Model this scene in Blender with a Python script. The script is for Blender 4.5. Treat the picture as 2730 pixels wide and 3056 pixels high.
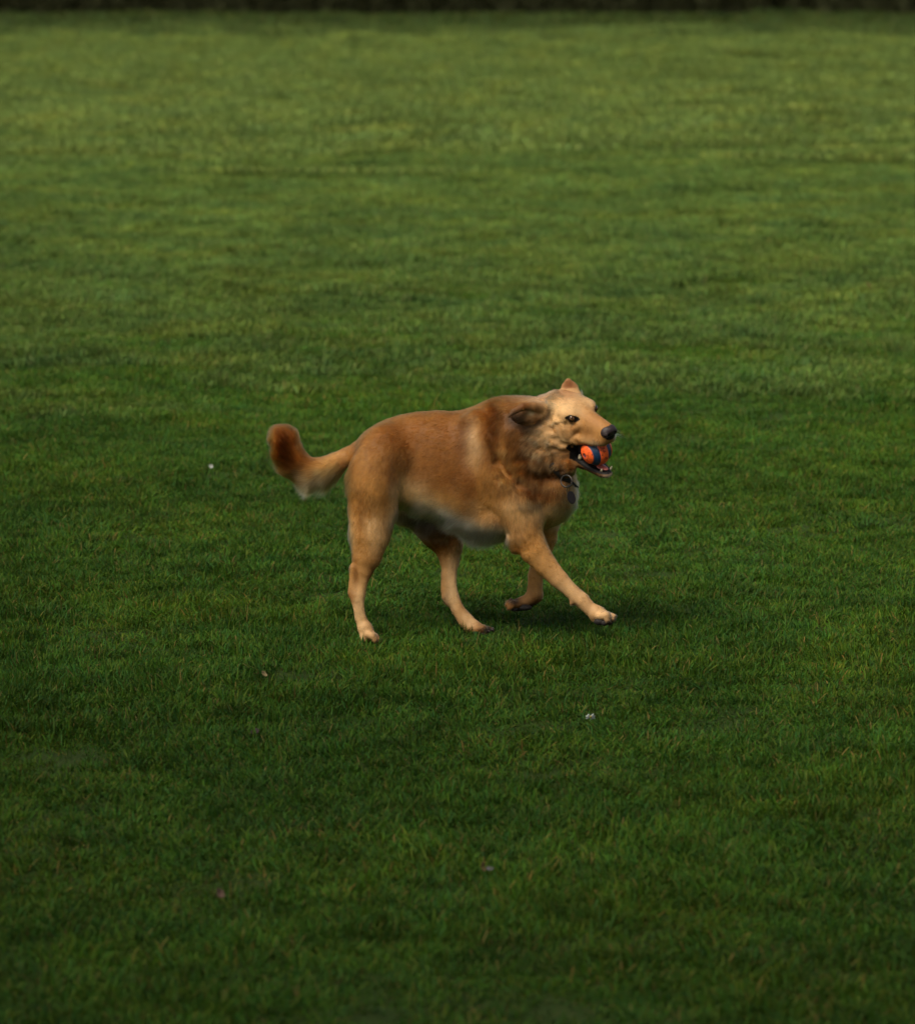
import bpy, math, random
import numpy as np
from mathutils import Vector, Matrix

for o in list(bpy.data.objects):
    bpy.data.objects.remove(o)
rng = np.random.default_rng(7)
random.seed(7)
sc = bpy.context.scene
COL = sc.collection
R = math.radians

# ------------------------------------------------------------------ camera
F_PX = 11160.0                      # focal length in pixels of the 2730 px wide photograph
CAM = np.array([0.0, -9.036, 1.7])
PITCH = math.atan((1528 + 187) / F_PX)
cam_d = bpy.data.cameras.new("camera")
cam = bpy.data.objects.new("camera", cam_d)
COL.objects.link(cam)
cam.location = CAM
cam.rotation_euler = (R(90) - PITCH, 0, 0)
cam_d.sensor_fit = 'HORIZONTAL'
cam_d.sensor_width = 24.0
cam_d.lens = 24.0 * F_PX / 2730.0
cam_d.clip_start = 0.1
cam_d.clip_end = 2000.0
cam_d.dof.use_dof = True
cam_d.dof.focus_distance = 9.05
cam_d.dof.aperture_fstop = 4.0
sc.camera = cam

# ------------------------------------------------------------------ sky and sun
SUN_EL, SUN_AZ = R(42), R(218)      # azimuth measured from +y (away from the camera) clockwise
world = bpy.data.worlds.new("World")
sc.world = world
world.use_nodes = True
wn = world.node_tree.nodes
wl = world.node_tree.links
sky = wn.new('ShaderNodeTexSky')
sky.sky_type = 'NISHITA'
sky.sun_disc = False
sky.sun_elevation = SUN_EL
sky.sun_rotation = SUN_AZ
sky.dust_density = 4.0
bg = wn['Background']
bg.inputs['Strength'].default_value = 0.06
hsv = wn.new('ShaderNodeHueSaturation')      # thin high cloud: a greyer sky
hsv.inputs['Saturation'].default_value = 0.4
wl.new(sky.outputs[0], hsv.inputs['Color'])
wl.new(hsv.outputs[0], bg.inputs['Color'])
sun_d = bpy.data.lights.new("sun", 'SUN')
sun_d.energy = 4.8
sun_d.angle = R(42)
sun_d.color = (1.0, 0.9, 0.74)
sun = bpy.data.objects.new("sun", sun_d)
COL.objects.link(sun)
sdir = Vector((math.sin(SUN_AZ) * math.cos(SUN_EL), math.cos(SUN_AZ) * math.cos(SUN_EL), math.sin(SUN_EL)))
sun.rotation_euler = sdir.to_track_quat('Z', 'Y').to_euler()
sun.location = (0, -10, 12)

sc.view_settings.view_transform = 'Standard'
sc.view_settings.look = 'None'
sc.view_settings.exposure = 0.97
sc.view_settings.gamma = 1.0
sc.view_settings.use_curve_mapping = False
sc.cycles.max_bounces = 8
sc.cycles.diffuse_bounces = 3
sc.cycles.glossy_bounces = 2
sc.cycles.transmission_bounces = 4
sc.cycles.transparent_max_bounces = 4
sc.cycles_curves.shape = 'RIBBONS'
sc.cycles_curves.subdivisions = 2

# ------------------------------------------------------------------ projection helpers
_cp, _sp = math.cos(PITCH), math.sin(PITCH)


def P(px, py, Y):
    """world point on the vertical plane y=Y seen at pixel (px,py) of the photograph"""
    u = (px - 1365.0) / F_PX
    v = (1528.0 - py) / F_PX
    d = np.array([u, _cp + v * _sp, -_sp + v * _cp])
    t = (Y - CAM[1]) / d[1]
    return CAM + d * t


def G(px, py):
    """ground point seen at a pixel"""
    u = (px - 1365.0) / F_PX
    v = (1528.0 - py) / F_PX
    d = np.array([u, _cp + v * _sp, -_sp + v * _cp])
    return CAM + d * (-CAM[2] / d[2])


ZS = 1.5167


def Q(zx, zy, Y):
    return P(740 + zx / ZS, 1080 + zy / ZS, Y)


def QR(r, Y=0.0):
    return r / ZS / (F_PX / (Y - CAM[1]))


# ------------------------------------------------------------------ object helpers
def tag(o, label=None, cat=None, group=None, kind=None):
    if label: o['label'] = label
    if cat: o['category'] = cat
    if group: o['group'] = group
    if kind: o['kind'] = kind
    return o


def mesh_obj(name, verts, faces, mat=None, parent=None, smooth=True, col=None, face_sizes=None):
    me = bpy.data.meshes.new(name)
    verts = np.asarray(verts, dtype=np.float32)
    if isinstance(faces, np.ndarray):
        n, k = faces.shape
        me.vertices.add(len(verts)); me.vertices.foreach_set('co', verts.ravel())
        me.loops.add(n * k); me.loops.foreach_set('vertex_index', faces.astype(np.int32).ravel())
        me.polygons.add(n)
        me.polygons.foreach_set('loop_start', (np.arange(n) * k).astype(np.int32))
        me.polygons.foreach_set('loop_total', np.full(n, k, dtype=np.int32))
        me.update(calc_edges=True)
    else:
        me.from_pydata([tuple(map(float, v)) for v in verts], [], [tuple(map(int, f)) for f in faces])
    me.validate()
    if smooth:
        me.polygons.foreach_set('use_smooth', np.ones(len(me.polygons), dtype=bool))
    if col is not None:
        a = me.color_attributes.new('Col', 'FLOAT_COLOR', 'POINT')
        c4 = np.ones((len(verts), 4), dtype=np.float32); c4[:, :3] = col
        a.data.foreach_set('color', c4.ravel())
    if mat: me.materials.append(mat)
    o = bpy.data.objects.new(name, me)
    COL.objects.link(o)
    if parent:
        o.parent = parent
        o.matrix_parent_inverse = Matrix.Translation(parent.location).inverted()
    return o


def new_mat(name):
    m = bpy.data.materials.new(name)
    m.use_nodes = True
    nt = m.node_tree
    b = nt.nodes['Principled BSDF']
    return m, nt, b


def simple_mat(name, color, rough=0.6, spec=0.5, noise=0.0, nscale=80, metal=0.0, sub=0.0, coat=0.0, bump=0.0):
    m, nt, b = new_mat(name)
    b.inputs['Roughness'].default_value = rough
    b.inputs['Specular IOR Level'].default_value = spec
    b.inputs['Metallic'].default_value = metal
    b.inputs['Coat Weight'].default_value = coat
    if sub:
        b.inputs['Subsurface Weight'].default_value = sub
        b.inputs['Subsurface Scale'].default_value = 0.004
    tc = nt.nodes.new('ShaderNodeTexCoord')
    nz = nt.nodes.new('ShaderNodeTexNoise'); nz.inputs['Scale'].default_value = nscale
    nz.inputs['Detail'].default_value = 4
    nt.links.new(tc.outputs['Object'], nz.inputs['Vector'])
    mx = nt.nodes.new('ShaderNodeMix'); mx.data_type = 'RGBA'
    c = np.array(color)
    mx.inputs['A'].default_value = (*(c * (1 - noise)), 1)
    mx.inputs['B'].default_value = (*np.minimum(c * (1 + noise), 1), 1)
    nt.links.new(nz.outputs['Fac'], mx.inputs['Factor'])
    nt.links.new(mx.outputs['Result'], b.inputs['Base Color'])
    if bump:
        bp = nt.nodes.new('ShaderNodeBump'); bp.inputs['Strength'].default_value = bump
        bp.inputs['Distance'].default_value = 0.002
        nt.links.new(nz.outputs['Fac'], bp.inputs['Height'])
        nt.links.new(bp.outputs[0], b.inputs['Normal'])
    return m


def smoothstep(a, b, x):
    t = np.clip((x - a) / (b - a), 0, 1)
    return t * t * (3 - 2 * t)


def vnoise(p, scale, seed=0):
    """trilinear value noise in 0..1 for (N,3) points"""
    q = p * scale + 1000.0 + seed * 17.3
    i = np.floor(q).astype(np.int64); f = q - i
    f = f * f * (3 - 2 * f)

    def h(ix, iy, iz):
        n = (ix * 73856093) ^ (iy * 19349663) ^ (iz * 83492791) ^ (seed * 2654435761)
        n = (n ^ (n >> 13)) * 1274126177 & 0x7fffffff
        n = (n ^ (n >> 16)) & 0xffff
        return n / 65535.0
    r = 0
    for dx in (0, 1):
        wx = f[:, 0] if dx else 1 - f[:, 0]
        for dy in (0, 1):
            wy = f[:, 1] if dy else 1 - f[:, 1]
            for dz in (0, 1):
                wz = f[:, 2] if dz else 1 - f[:, 2]
                r = r + wx * wy * wz * h(i[:, 0] + dx, i[:, 1] + dy, i[:, 2] + dz)
    return r


# ================================================================== SIGNED DISTANCE MODELLING
class Field:
    def __init__(self, xs, ys, zs):
        self.xs, self.ys, self.zs = [np.asarray(a, dtype=np.float32) for a in (xs, ys, zs)]
        self.V = np.full((len(xs), len(ys), len(zs)), 1.0, dtype=np.float32)

    def window(self, lo, hi, pad):
        s = []
        for a, l, h in zip((self.xs, self.ys, self.zs), lo, hi):
            i0 = max(0, np.searchsorted(a, l - pad) - 1)
            i1 = min(len(a), np.searchsorted(a, h + pad) + 1)
            s.append(slice(i0, i1))
        X = self.xs[s[0]][:, None, None]; Y = self.ys[s[1]][None, :, None]; Z = self.zs[s[2]][None, None, :]
        return tuple(s), X, Y, Z

    def add(self, s, d, k):
        v = self.V[s]
        if k <= 0:
            self.V[s] = np.minimum(v, d); return
        h = np.clip(0.5 + 0.5 * (v - d) / k, 0, 1)
        self.V[s] = v * (1 - h) + d * h - k * h * (1 - h)

    def sub(self, s, d, k):
        v = self.V[s]
        h = np.clip(0.5 - 0.5 * (v + d) / k, 0, 1)
        self.V[s] = v * (1 - h) - d * h + k * h * (1 - h)

    def cone(self, a, b, ra, rb, k=0.01, ys=1.0, op='add'):
        a = np.asarray(a, float); b = np.asarray(b, float)
        r = max(ra, rb)
        lo = np.minimum(a, b) - r; hi = np.maximum(a, b) + r
        s, X, Y, Z = self.window(lo, hi, 0.03)
        ab = b - a
        den = float(ab @ ab) + 1e-12
        t = np.clip(((X - a[0]) * ab[0] + (Y - a[1]) * ab[1] + (Z - a[2]) * ab[2]) / den, 0, 1)
        dx = X - a[0] - t * ab[0]; dy = (Y - a[1] - t * ab[1]) / ys; dz = Z - a[2] - t * ab[2]
        d = (np.sqrt(dx * dx + dy * dy + dz * dz) - (ra + (rb - ra) * t)) * min(1.0, ys ** 0.5)
        (self.add if op == 'add' else self.sub)(s, d.astype(np.float32), k)

    def chain(self, pts, k=0.01, ys=1.0):
        """pts: (zx,zy,r,Y); one limb = hard union of its tapered pieces, then one soft blend with the rest"""
        A = np.array([Q(p[0], p[1], p[3]) for p in pts]); Rr = np.array([QR(p[2], p[3]) for p in pts])
        lo = (A - Rr[:, None]).min(0); hi = (A + Rr[:, None]).max(0)
        s, X, Y, Z = self.window(lo, hi, 0.03)
        best = None
        for i in range(len(A) - 1):
            a, ab = A[i], A[i + 1] - A[i]
            t = np.clip(((X - a[0]) * ab[0] + (Y - a[1]) * ab[1] + (Z - a[2]) * ab[2]) / (float(ab @ ab) + 1e-12), 0, 1)
            dx = X - a[0] - t * ab[0]; dy = (Y - a[1] - t * ab[1]) / ys; dz = Z - a[2] - t * ab[2]
            d = (np.sqrt(dx * dx + dy * dy + dz * dz) - (Rr[i] + (Rr[i + 1] - Rr[i]) * t)) * min(1.0, ys ** 0.5)
            if best is None:
                best = d
            else:
                kk = .0025
                h = np.clip(.5 + .5 * (best - d) / kk, 0, 1)
                best = best * (1 - h) + d * h - kk * h * (1 - h)
        self.add(s, best.astype(np.float32), k)

    def ell(self, c, r, M=None, k=0.01, op='add'):
        """ellipsoid, M rows = local axes in world"""
        c = np.asarray(c, float); r = np.asarray(r, float)
        R_ = r.max()
        s, X, Y, Z = self.window(c - R_, c + R_, 0.03)
        x = X - c[0]; y = Y - c[1]; z = Z - c[2]
        if M is None:
            p = (x, y, z)
        else:
            p = [x * M[i][0] + y * M[i][1] + z * M[i][2] for i in range(3)]
        k0 = np.sqrt((p[0] / r[0]) ** 2 + (p[1] / r[1]) ** 2 + (p[2] / r[2]) ** 2)
        k1 = np.sqrt((p[0] / r[0] ** 2) ** 2 + (p[1] / r[1] ** 2) ** 2 + (p[2] / r[2] ** 2) ** 2) + 1e-9
        d = (k0 * (k0 - 1.0) / k1)
        (self.add if op == 'add' else self.sub)(s, d.astype(np.float32), k)

    def loft(self, rows, k=0.01):
        """rows: (zx, top, bottom, halfwidth_zpx, Y)"""
        rows = np.array(rows, float)
        wx = np.array([Q(r[0], (r[1] + r[2]) / 2, r[4])[0] for r in rows])
        zt = np.array([Q(r[0], r[1], r[4])[2] for r in rows]); zb = np.array([Q(r[0], r[2], r[4])[2] for r in rows])
        xf = self.xs
        fine = lambda a: np.interp(xf, wx, a)

        def sm(a):
            a = fine(a)
            kk = np.hanning(9); kk /= kk.sum()
            return np.convolve(np.pad(a, 4, mode='edge'), kk, mode='valid')
        zc = sm((zt + zb) / 2)[:, None, None]; hz = sm((zt - zb) / 2)[:, None, None]
        hy = sm(np.array([QR(r[3]) for r in rows]))[:, None, None]; yc = sm(rows[:, 4])[:, None, None]
        Y = self.ys[None, :, None]; Z = self.zs[None, None, :]
        q = np.abs((Z - zc) / hz) ** 2.2 + np.abs((Y - yc) / hy) ** 2.2
        d = (q ** (1 / 2.2) - 1) * np.minimum(hz, hy)
        ex = np.maximum(np.maximum(wx[0] - xf, xf - wx[-1]), 0)[:, None, None]
        d = np.where(ex > 0, np.sqrt(np.maximum(d, 0) ** 2 + ex ** 2), d).astype(np.float32)
        self.add(tuple([slice(None)] * 3), d, k)

    def mesh(self):
        V = self.V
        ins = V < 0
        cnt = np.zeros(tuple(n - 1 for n in V.shape), dtype=np.int8)
        offs = [(a, b, c) for a in (0, 1) for b in (0, 1) for c in (0, 1)]
        n0, n1, n2 = cnt.shape
        for a, b, c in offs:
            cnt += ins[a:a + n0, b:b + n1, c:c + n2]
        act = np.argwhere((cnt > 0) & (cnt < 8))
        idx = np.full(cnt.shape, -1, dtype=np.int32)
        idx[act[:, 0], act[:, 1], act[:, 2]] = np.arange(len(act))
        cv = {o: V[act[:, 0] + o[0], act[:, 1] + o[1], act[:, 2] + o[2]] for o in offs}
        acc = np.zeros((len(act), 3)); nn = np.zeros(len(act))
        for o in offs:
            for ax in range(3):
                if o[ax] == 0:
                    q = list(o); q[ax] = 1; q = tuple(q)
                    a, b = cv[o], cv[q]
                    m = (a < 0) != (b < 0)
                    t = np.where(m, a / np.where(m, a - b, 1), 0)
                    pos = np.tile(np.array(o, float), (len(act), 1))
                    pos[:, ax] = t
                    acc[m] += pos[m]; nn[m] += 1
        acc /= nn[:, None]
        axs = (self.xs, self.ys, self.zs)
        verts = np.zeros_like(acc)
        for ax in range(3):
            a = axs[ax]; i = act[:, ax]
            verts[:, ax] = a[i] + acc[:, ax] * (a[i + 1] - a[i])
        quads = []
        for ax in range(3):
            sl0 = [slice(None)] * 3; sl1 = [slice(None)] * 3
            sl0[ax] = slice(0, -1); sl1[ax] = slice(1, None)
            ch = ins[tuple(sl0)] != ins[tuple(sl1)]
            e = np.argwhere(ch)
            b, c = [(1, 2), (2, 0), (0, 1)][ax]
            ok = (e[:, b] > 0) & (e[:, c] > 0) & (e[:, b] < V.shape[b] - 1) & (e[:, c] < V.shape[c] - 1)
            e = e[ok]
            fl = ins[e[:, 0], e[:, 1], e[:, 2]]

            def g(db, dc):
                f = e.copy(); f[:, b] -= db; f[:, c] -= dc
                return idx[f[:, 0], f[:, 1], f[:, 2]]
            q = np.stack([g(1, 1), g(0, 1), g(0, 0), g(1, 0)], 1)
            q[~fl] = q[~fl][:, ::-1]
            quads.append(q)
        return verts, np.concatenate(quads)


def relax(v, f, n=1, lam=0.5):
    for _ in range(n):
        acc = np.zeros_like(v); cnt = np.zeros(len(v))
        for a in range(4):
            b = (a + 1) % 4
            np.add.at(acc, f[:, a], v[f[:, b]]); np.add.at(acc, f[:, b], v[f[:, a]])
            np.add.at(cnt, f[:, a], 1); np.add.at(cnt, f[:, b], 1)
        v = v * (1 - lam) + lam * acc / cnt[:, None]
    return v


def vnormals(v, f):
    n = np.cross(v[f[:, 2]] - v[f[:, 0]], v[f[:, 3]] - v[f[:, 1]])
    out = np.zeros_like(v)
    for a in range(4):
        np.add.at(out, f[:, a], n)
    return out / (np.linalg.norm(out, axis=1, keepdims=True) + 1e-12)


# ================================================================== GROUND
GROUND_COL = (0.022, 0.03, 0.008)
m_ground, nt, b = new_mat('soil_and_thatch')
b.inputs['Roughness'].default_value = 0.95
b.inputs['Specular IOR Level'].default_value = 0.1
geo = nt.nodes.new('ShaderNodeNewGeometry')
n1 = nt.nodes.new('ShaderNodeTexNoise'); n1.inputs['Scale'].default_value = 9; n1.inputs['Detail'].default_value = 8
nt.links.new(geo.outputs['Position'], n1.inputs['Vector'])
mx = nt.nodes.new('ShaderNodeMix'); mx.data_type = 'RGBA'
mx.inputs['A'].default_value = (0.014, 0.028, 0.005, 1)
mx.inputs['B'].default_value = (0.032, 0.05, 0.010, 1)
nt.links.new(n1.outputs['Fac'], mx.inputs['Factor'])
nt.links.new(mx.outputs['Result'], b.inputs['Base Color'])
gs = 400
mesh_obj('ground', [(-gs, -60, 0), (gs, -60, 0), (gs, 700, 0), (-gs, 700, 0)], [(0, 1, 2, 3)], m_ground, smooth=False)
tag(bpy.data.objects['ground'], kind='structure')

# ------------------------------------------------------------------ grass material
m_grass, nt, b = new_mat('grass_blades')
b.inputs['Roughness'].default_value = 0.6
b.inputs['Specular IOR Level'].default_value = 0.12
L = nt.links
at = nt.nodes.new('ShaderNodeAttribute'); at.attribute_name = 'Col'
geo = nt.nodes.new('ShaderNodeNewGeometry')


def patch_noise(scale, detail, lo, hi, stretch=(1, 1, 1), off=0.0):
    mp = nt.nodes.new('ShaderNodeMapping')
    mp.inputs['Scale'].default_value = stretch
    mp.inputs['Location'].default_value = (off, off * 1.7, 0)
    L.new(geo.outputs['Position'], mp.inputs['Vector'])
    n = nt.nodes.new('ShaderNodeTexNoise'); n.inputs['Scale'].default_value = scale
    n.inputs['Detail'].default_value = detail
    L.new(mp.outputs[0], n.inputs['Vector'])
    r = nt.nodes.new('ShaderNodeMapRange')
    r.inputs['From Min'].default_value = lo; r.inputs['From Max'].default_value = hi
    r.interpolation_type = 'SMOOTHSTEP'
    L.new(n.outputs['Fac'], r.inputs['Value'])
    return r.outputs[0]


def mixc(fac, a, bcol, mode='MIX'):
    m = nt.nodes.new('ShaderNodeMix'); m.data_type = 'RGBA'; m.blend_type = mode
    if hasattr(fac, 'default_value') or not isinstance(fac, (int, float)):
        L.new(fac, m.inputs['Factor'])
    else:
        m.inputs['Factor'].default_value = fac
    for s, v in (('A', a), ('B', bcol)):
        if isinstance(v, tuple): m.inputs[s].default_value = (*v, 1)
        else: L.new(v, m.inputs[s])
    return m.outputs['Result']


c = at.outputs['Color']
# kinds of grass growing in patches: yellower, bluer, richer
c = mixc(1.0, c, mixc(patch_noise(1.4, 4, .42, .70), (.95, .98, 1.0), (1.2, 1.05, .85)), 'MULTIPLY')
c = mixc(1.0, c, mixc(patch_noise(2.6, 4, .5, .72, off=11), (1.0, 1.0, 1.0), (.86, .97, 1.2)), 'MULTIPLY')
c = mixc(1.0, c, mixc(patch_noise(0.9, 5, .4, .62, off=31), (.82, .86, .86), (1.10, 1.10, 1.08)), 'MULTIPLY')
c = mixc(1.0, c, mixc(patch_noise(6.0, 3, .35, .65, off=51), (.76, .79, .79), (1.16, 1.16, 1.1)), 'MULTIPLY')
L.new(c, b.inputs['Base Color'])
tr = nt.nodes.new('ShaderNodeBsdfTranslucent')
L.new(c, tr.inputs['Color'])
ms = nt.nodes.new('ShaderNodeMixShader'); ms.inputs[0].default_value = 0.3
L.new(b.outputs[0], ms.inputs[1]); L.new(tr.outputs[0], ms.inputs[2])
L.new(ms.outputs[0], nt.nodes['Material Output'].inputs['Surface'])


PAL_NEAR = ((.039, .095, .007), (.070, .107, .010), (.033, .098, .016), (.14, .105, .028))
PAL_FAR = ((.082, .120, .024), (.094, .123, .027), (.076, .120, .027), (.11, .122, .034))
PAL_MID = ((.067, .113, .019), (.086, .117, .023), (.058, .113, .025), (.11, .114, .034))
PAL_HALF_SHADE = ((.038, .062, .012), (.050, .064, .014), (.034, .062, .014), (.07, .07, .02))  # blades darkened in colour for the shade before the far hedge
PAL_SHADE = ((.022, .040, .006), (.034, .042, .008), (.02, .04, .007), (.05, .05, .012))  # darkest blades, painting the shade at the foot of the hedge


def blade_patch(name, size, n, h, w, seed, clump=0.35, pal=PAL_NEAR, lean_m=.75):
    """a tuft patch of n curved blades within a ragged disc of radius size"""
    r = np.random.default_rng(seed)
    rad = size * np.sqrt(r.random(n)) * (0.85 + 0.3 * r.random(n)); th = r.random(n) * 2 * math.pi
    base = np.stack([rad * np.cos(th), rad * np.sin(th), np.zeros(n)], 1)
    # pull part of the blades to tussock centres
    nc = max(6, int(n / 45))
    cr = size * np.sqrt(r.random(nc)); ct = r.random(nc) * 2 * math.pi
    cen = np.stack([cr * np.cos(ct), cr * np.sin(ct)], 1)
    ch = 0.7 + 0.6 * r.random(nc)
    lean_c = r.random(nc) * 2 * math.pi
    ci = np.array([np.argmin(((cen - q) ** 2).sum(1)) for q in base[:, :2]]) if n < 4000 else r.integers(0, nc, n)
    m = r.random(n) < clump
    base[m, :2] = base[m, :2] * 0.45 + cen[ci[m]] * 0.55
    hh = h * (0.55 + 0.6 * r.random(n)) * ch[ci]
    ww = w * (0.6 + 0.7 * r.random(n))
    az = np.where(r.random(n) < 0.6, lean_c[ci] + r.normal(0, .8, n), r.random(n) * 2 * math.pi)
    lean = np.abs(r.normal(lean_m, 0.42, n))
    d = np.stack([np.cos(az), np.sin(az)], 1)
    face = az + r.normal(0, 0.9, n) + math.pi / 2
    side = np.stack([np.cos(face), np.sin(face), np.zeros(n)], 1)
    V = []
    for t, wt in ((0, .8), (.45, 1.0), (.8, .7)):
        out = hh * lean * (t ** 1.7)
        zz = hh * t * (1 - 0.25 * lean * t)
        cpt = base + np.stack([d[:, 0] * out, d[:, 1] * out, zz], 1)
        V.append(cpt - side * (ww * wt / 2)[:, None]); V.append(cpt + side * (ww * wt / 2)[:, None])
    out = hh * lean * 1.0; zz = hh * np.maximum(0.25, 1 - 0.35 * lean)
    V.append(base + np.stack([d[:, 0] * out, d[:, 1] * out, zz], 1))
    V = np.stack(V, 1).reshape(-1, 3)
    o = (np.arange(n) * 7)[:, None]
    fq = np.concatenate([o + np.array([[0, 1, 3, 2]]), o + np.array([[2, 3, 5, 4]])])
    ft = o + np.array([[4, 5, 6, 6]])
    # quads + degenerate-free triangles
    me = bpy.data.meshes.new(name)
    ql = fq.ravel(); tl = ft[:, :3].ravel()
    me.vertices.add(len(V)); me.vertices.foreach_set('co', V.astype(np.float32).ravel())
    me.loops.add(len(ql) + len(tl)); me.loops.foreach_set('vertex_index', np.concatenate([ql, tl]).astype(np.int32))
    nf = len(fq) + len(ft); me.polygons.add(nf)
    st = np.concatenate([np.arange(len(fq)) * 4, len(ql) + np.arange(len(ft)) * 3]).astype(np.int32)
    tt = np.concatenate([np.full(len(fq), 4), np.full(len(ft), 3)]).astype(np.int32)
    me.polygons.foreach_set('loop_start', st); me.polygons.foreach_set('loop_total', tt)
    me.update(calc_edges=True)
    # colour per blade: rich green, some yellow, a few straw blades
    u = r.random(n)
    c = np.array(pal[0]) * (0.6 + 0.8 * r.random((n, 1)))
    yel = u < 0.25
    c[yel] = np.array(pal[1]) * (0.7 + .6 * r.random((yel.sum(), 1)))
    blu = (u > 0.25) & (u < 0.45)
    c[blu] = np.array(pal[2]) * (0.7 + .6 * r.random((blu.sum(), 1)))
    st_ = u > 0.95
    c[st_] = np.array(pal[3]) * (0.6 + .7 * r.random((st_.sum(), 1)))
    cc = np.repeat(c, 7, axis=0)
    a = me.color_attributes.new('Col', 'FLOAT_COLOR', 'POINT')
    c4 = np.ones((len(V), 4), dtype=np.float32); c4[:, :3] = cc
    a.data.foreach_set('color', c4.ravel())
    me.materials.append(m_grass)
    me.polygons.foreach_set('use_smooth', np.ones(nf, dtype=bool))
    ob = bpy.data.objects.new(name, me)
    return ob


def grass_field(name, label, pts, scales, protos, rots, tilt=0.0):
    """one object; a geometry-nodes tree scatters the patches on its points"""
    me = bpy.data.meshes.new(name)
    me.vertices.add(len(pts)); me.vertices.foreach_set('co', np.asarray(pts, np.float32).ravel())
    for nm, arr, tp in (('sc', scales, 'FLOAT_VECTOR'), ('rt', rots, 'FLOAT_VECTOR')):
        a = me.attributes.new(nm, tp, 'POINT'); a.data.foreach_set('vector', np.asarray(arr, np.float32).ravel())
    k = me.attributes.new('pk', 'INT', 'POINT')
    k.data.foreach_set('value', rng.integers(0, len(protos), len(pts)).astype(np.int32))
    me.materials.append(m_grass)
    o = bpy.data.objects.new(name, me); COL.objects.link(o)
    ng = bpy.data.node_groups.new(name + '_scatter', 'GeometryNodeTree')
    ng.interface.new_socket('Geometry', in_out='INPUT', socket_type='NodeSocketGeometry')
    ng.interface.new_socket('Geometry', in_out='OUTPUT', socket_type='NodeSocketGeometry')
    N, LL = ng.nodes, ng.links
    gi = N.new('NodeGroupInput'); go = N.new('NodeGroupOutput')
    g2i = N.new('GeometryNodeGeometryToInstance')
    for p in reversed(protos):
        oi = N.new('GeometryNodeObjectInfo'); oi.inputs['Object'].default_value = p
        LL.new(oi.outputs['Geometry'], g2i.inputs[0])
    mp = N.new('GeometryNodeMeshToPoints'); LL.new(gi.outputs[0], mp.inputs['Mesh'])
    ip = N.new('GeometryNodeInstanceOnPoints')
    LL.new(mp.outputs[0], ip.inputs['Points']); LL.new(g2i.outputs[0], ip.inputs['Instance'])
    ip.inputs['Pick Instance'].default_value = True

    def named(nm, t):
        a = N.new('GeometryNodeInputNamedAttribute'); a.data_type = t; a.inputs['Name'].default_value = nm
        return a.outputs[0]
    LL.new(named('pk', 'INT'), ip.inputs['Instance Index'])
    LL.new(named('rt', 'FLOAT_VECTOR'), ip.inputs['Rotation'])
    LL.new(named('sc', 'FLOAT_VECTOR'), ip.inputs['Scale'])
    LL.new(ip.outputs[0], go.inputs[0])
    md = o.modifiers.new('scatter', 'NODES'); md.node_group = ng
    tag(o, label, 'grass', kind='stuff')
    return o


def scatter(d0, d1, step, margin, vary=.95, fin=0.0, fout=0.0):
    pts = []
    y = d0
    while y < d1:
        hw = 0.1225 * (y - CAM[1] if False else y) + margin
        n = int(2 * hw / step) + 1
        xs = np.linspace(-hw, hw, n) + rng.normal(0, step * 0.3, n)
        for x in xs:
            pts.append((x, y + CAM[1] + rng.normal(0, step * 0.3), 0))
        y += step
    pts = np.array(pts)
    # ragged edges, so that the bands of grass grow into each other
    dd = pts[:, 1] - CAM[1] + 2.0 * (vnoise(pts, .9, 12) - .5)
    keep = np.ones(len(pts))
    if fin: keep *= smoothstep(d0, d0 + fin, dd)
    if fout: keep *= 1 - smoothstep(d1 - fout, d1, dd)
    pts = pts[rng.random(len(pts)) < keep]
    n = len(pts)
    # slow undulation of vigour and height, so the sward is tufted
    v = vnoise(pts, 1.3, 3) * 0.5 + vnoise(pts, 3.1, 4) * 0.5
    sz = 1.02 - vary / 2 + vary * v + rng.normal(0, 0.12, n)
    sxy = 0.92 + 0.2 * rng.random(n)
    s = np.stack([sxy, sxy, np.clip(sz, .45, 1.7)], 1)
    r = np.stack([rng.normal(0, .05, n), rng.normal(0, .05, n), rng.random(n) * 2 * math.pi], 1)
    return pts, s, r


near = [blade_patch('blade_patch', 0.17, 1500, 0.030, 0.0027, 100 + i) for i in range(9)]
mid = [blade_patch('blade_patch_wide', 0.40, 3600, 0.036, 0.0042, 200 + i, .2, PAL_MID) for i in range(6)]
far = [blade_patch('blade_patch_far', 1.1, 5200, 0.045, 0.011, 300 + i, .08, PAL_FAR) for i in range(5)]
all_pts = [[], [], [], []]


def field(protos, *a):
    p, s, r = scatter(*a)
    return p, s, r


NEAR = field(near, 5.2, 19.5, 0.15, 1.6, .95, 0.0, 5.0)
NEAR[0][:, 2] = -0.011          # blades root a little under the thatch surface
MID = field(mid, 12.8, 40.0, 0.33, 8.0, .5, 4.0, 10.0)
MID[0][:, 2] = -0.008
FAR = field(far, 26.0, 68.5, 0.85, 26.0, .35, 9.0, 5.0)
SHADE_EDGE = field(far, 61.0, 75.5, 0.8, 28.0, .5, 6.0, 4.0)
rough = [blade_patch('blade_patch_shade', 1.0, 3600, 0.13, 0.014, 400 + i, pal=PAL_SHADE) for i in range(3)]  # taller blades, coloured dark to paint the strip of shade
SHADE_STRIP = field(rough, 68.5, 79.0, 0.8, 30.0, .9, 5.0)
dim = [blade_patch('blade_patch_half_shade', 1.1, 4200, 0.08, 0.012, 500 + i, pal=PAL_HALF_SHADE) for i in range(3)]
grass_field('grass', 'longer grass darkened in colour as the shade begins before the far hedge', SHADE_EDGE[0], SHADE_EDGE[1], dim, SHADE_EDGE[2])
grass_field('grass', 'taller grass painted dark as the shade at the foot of the far hedge', SHADE_STRIP[0], SHADE_STRIP[1], rough, SHADE_STRIP[2])
grass_field('grass', 'short dense green lawn blades around the running dog', NEAR[0], NEAR[1], near, NEAR[2])
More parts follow.
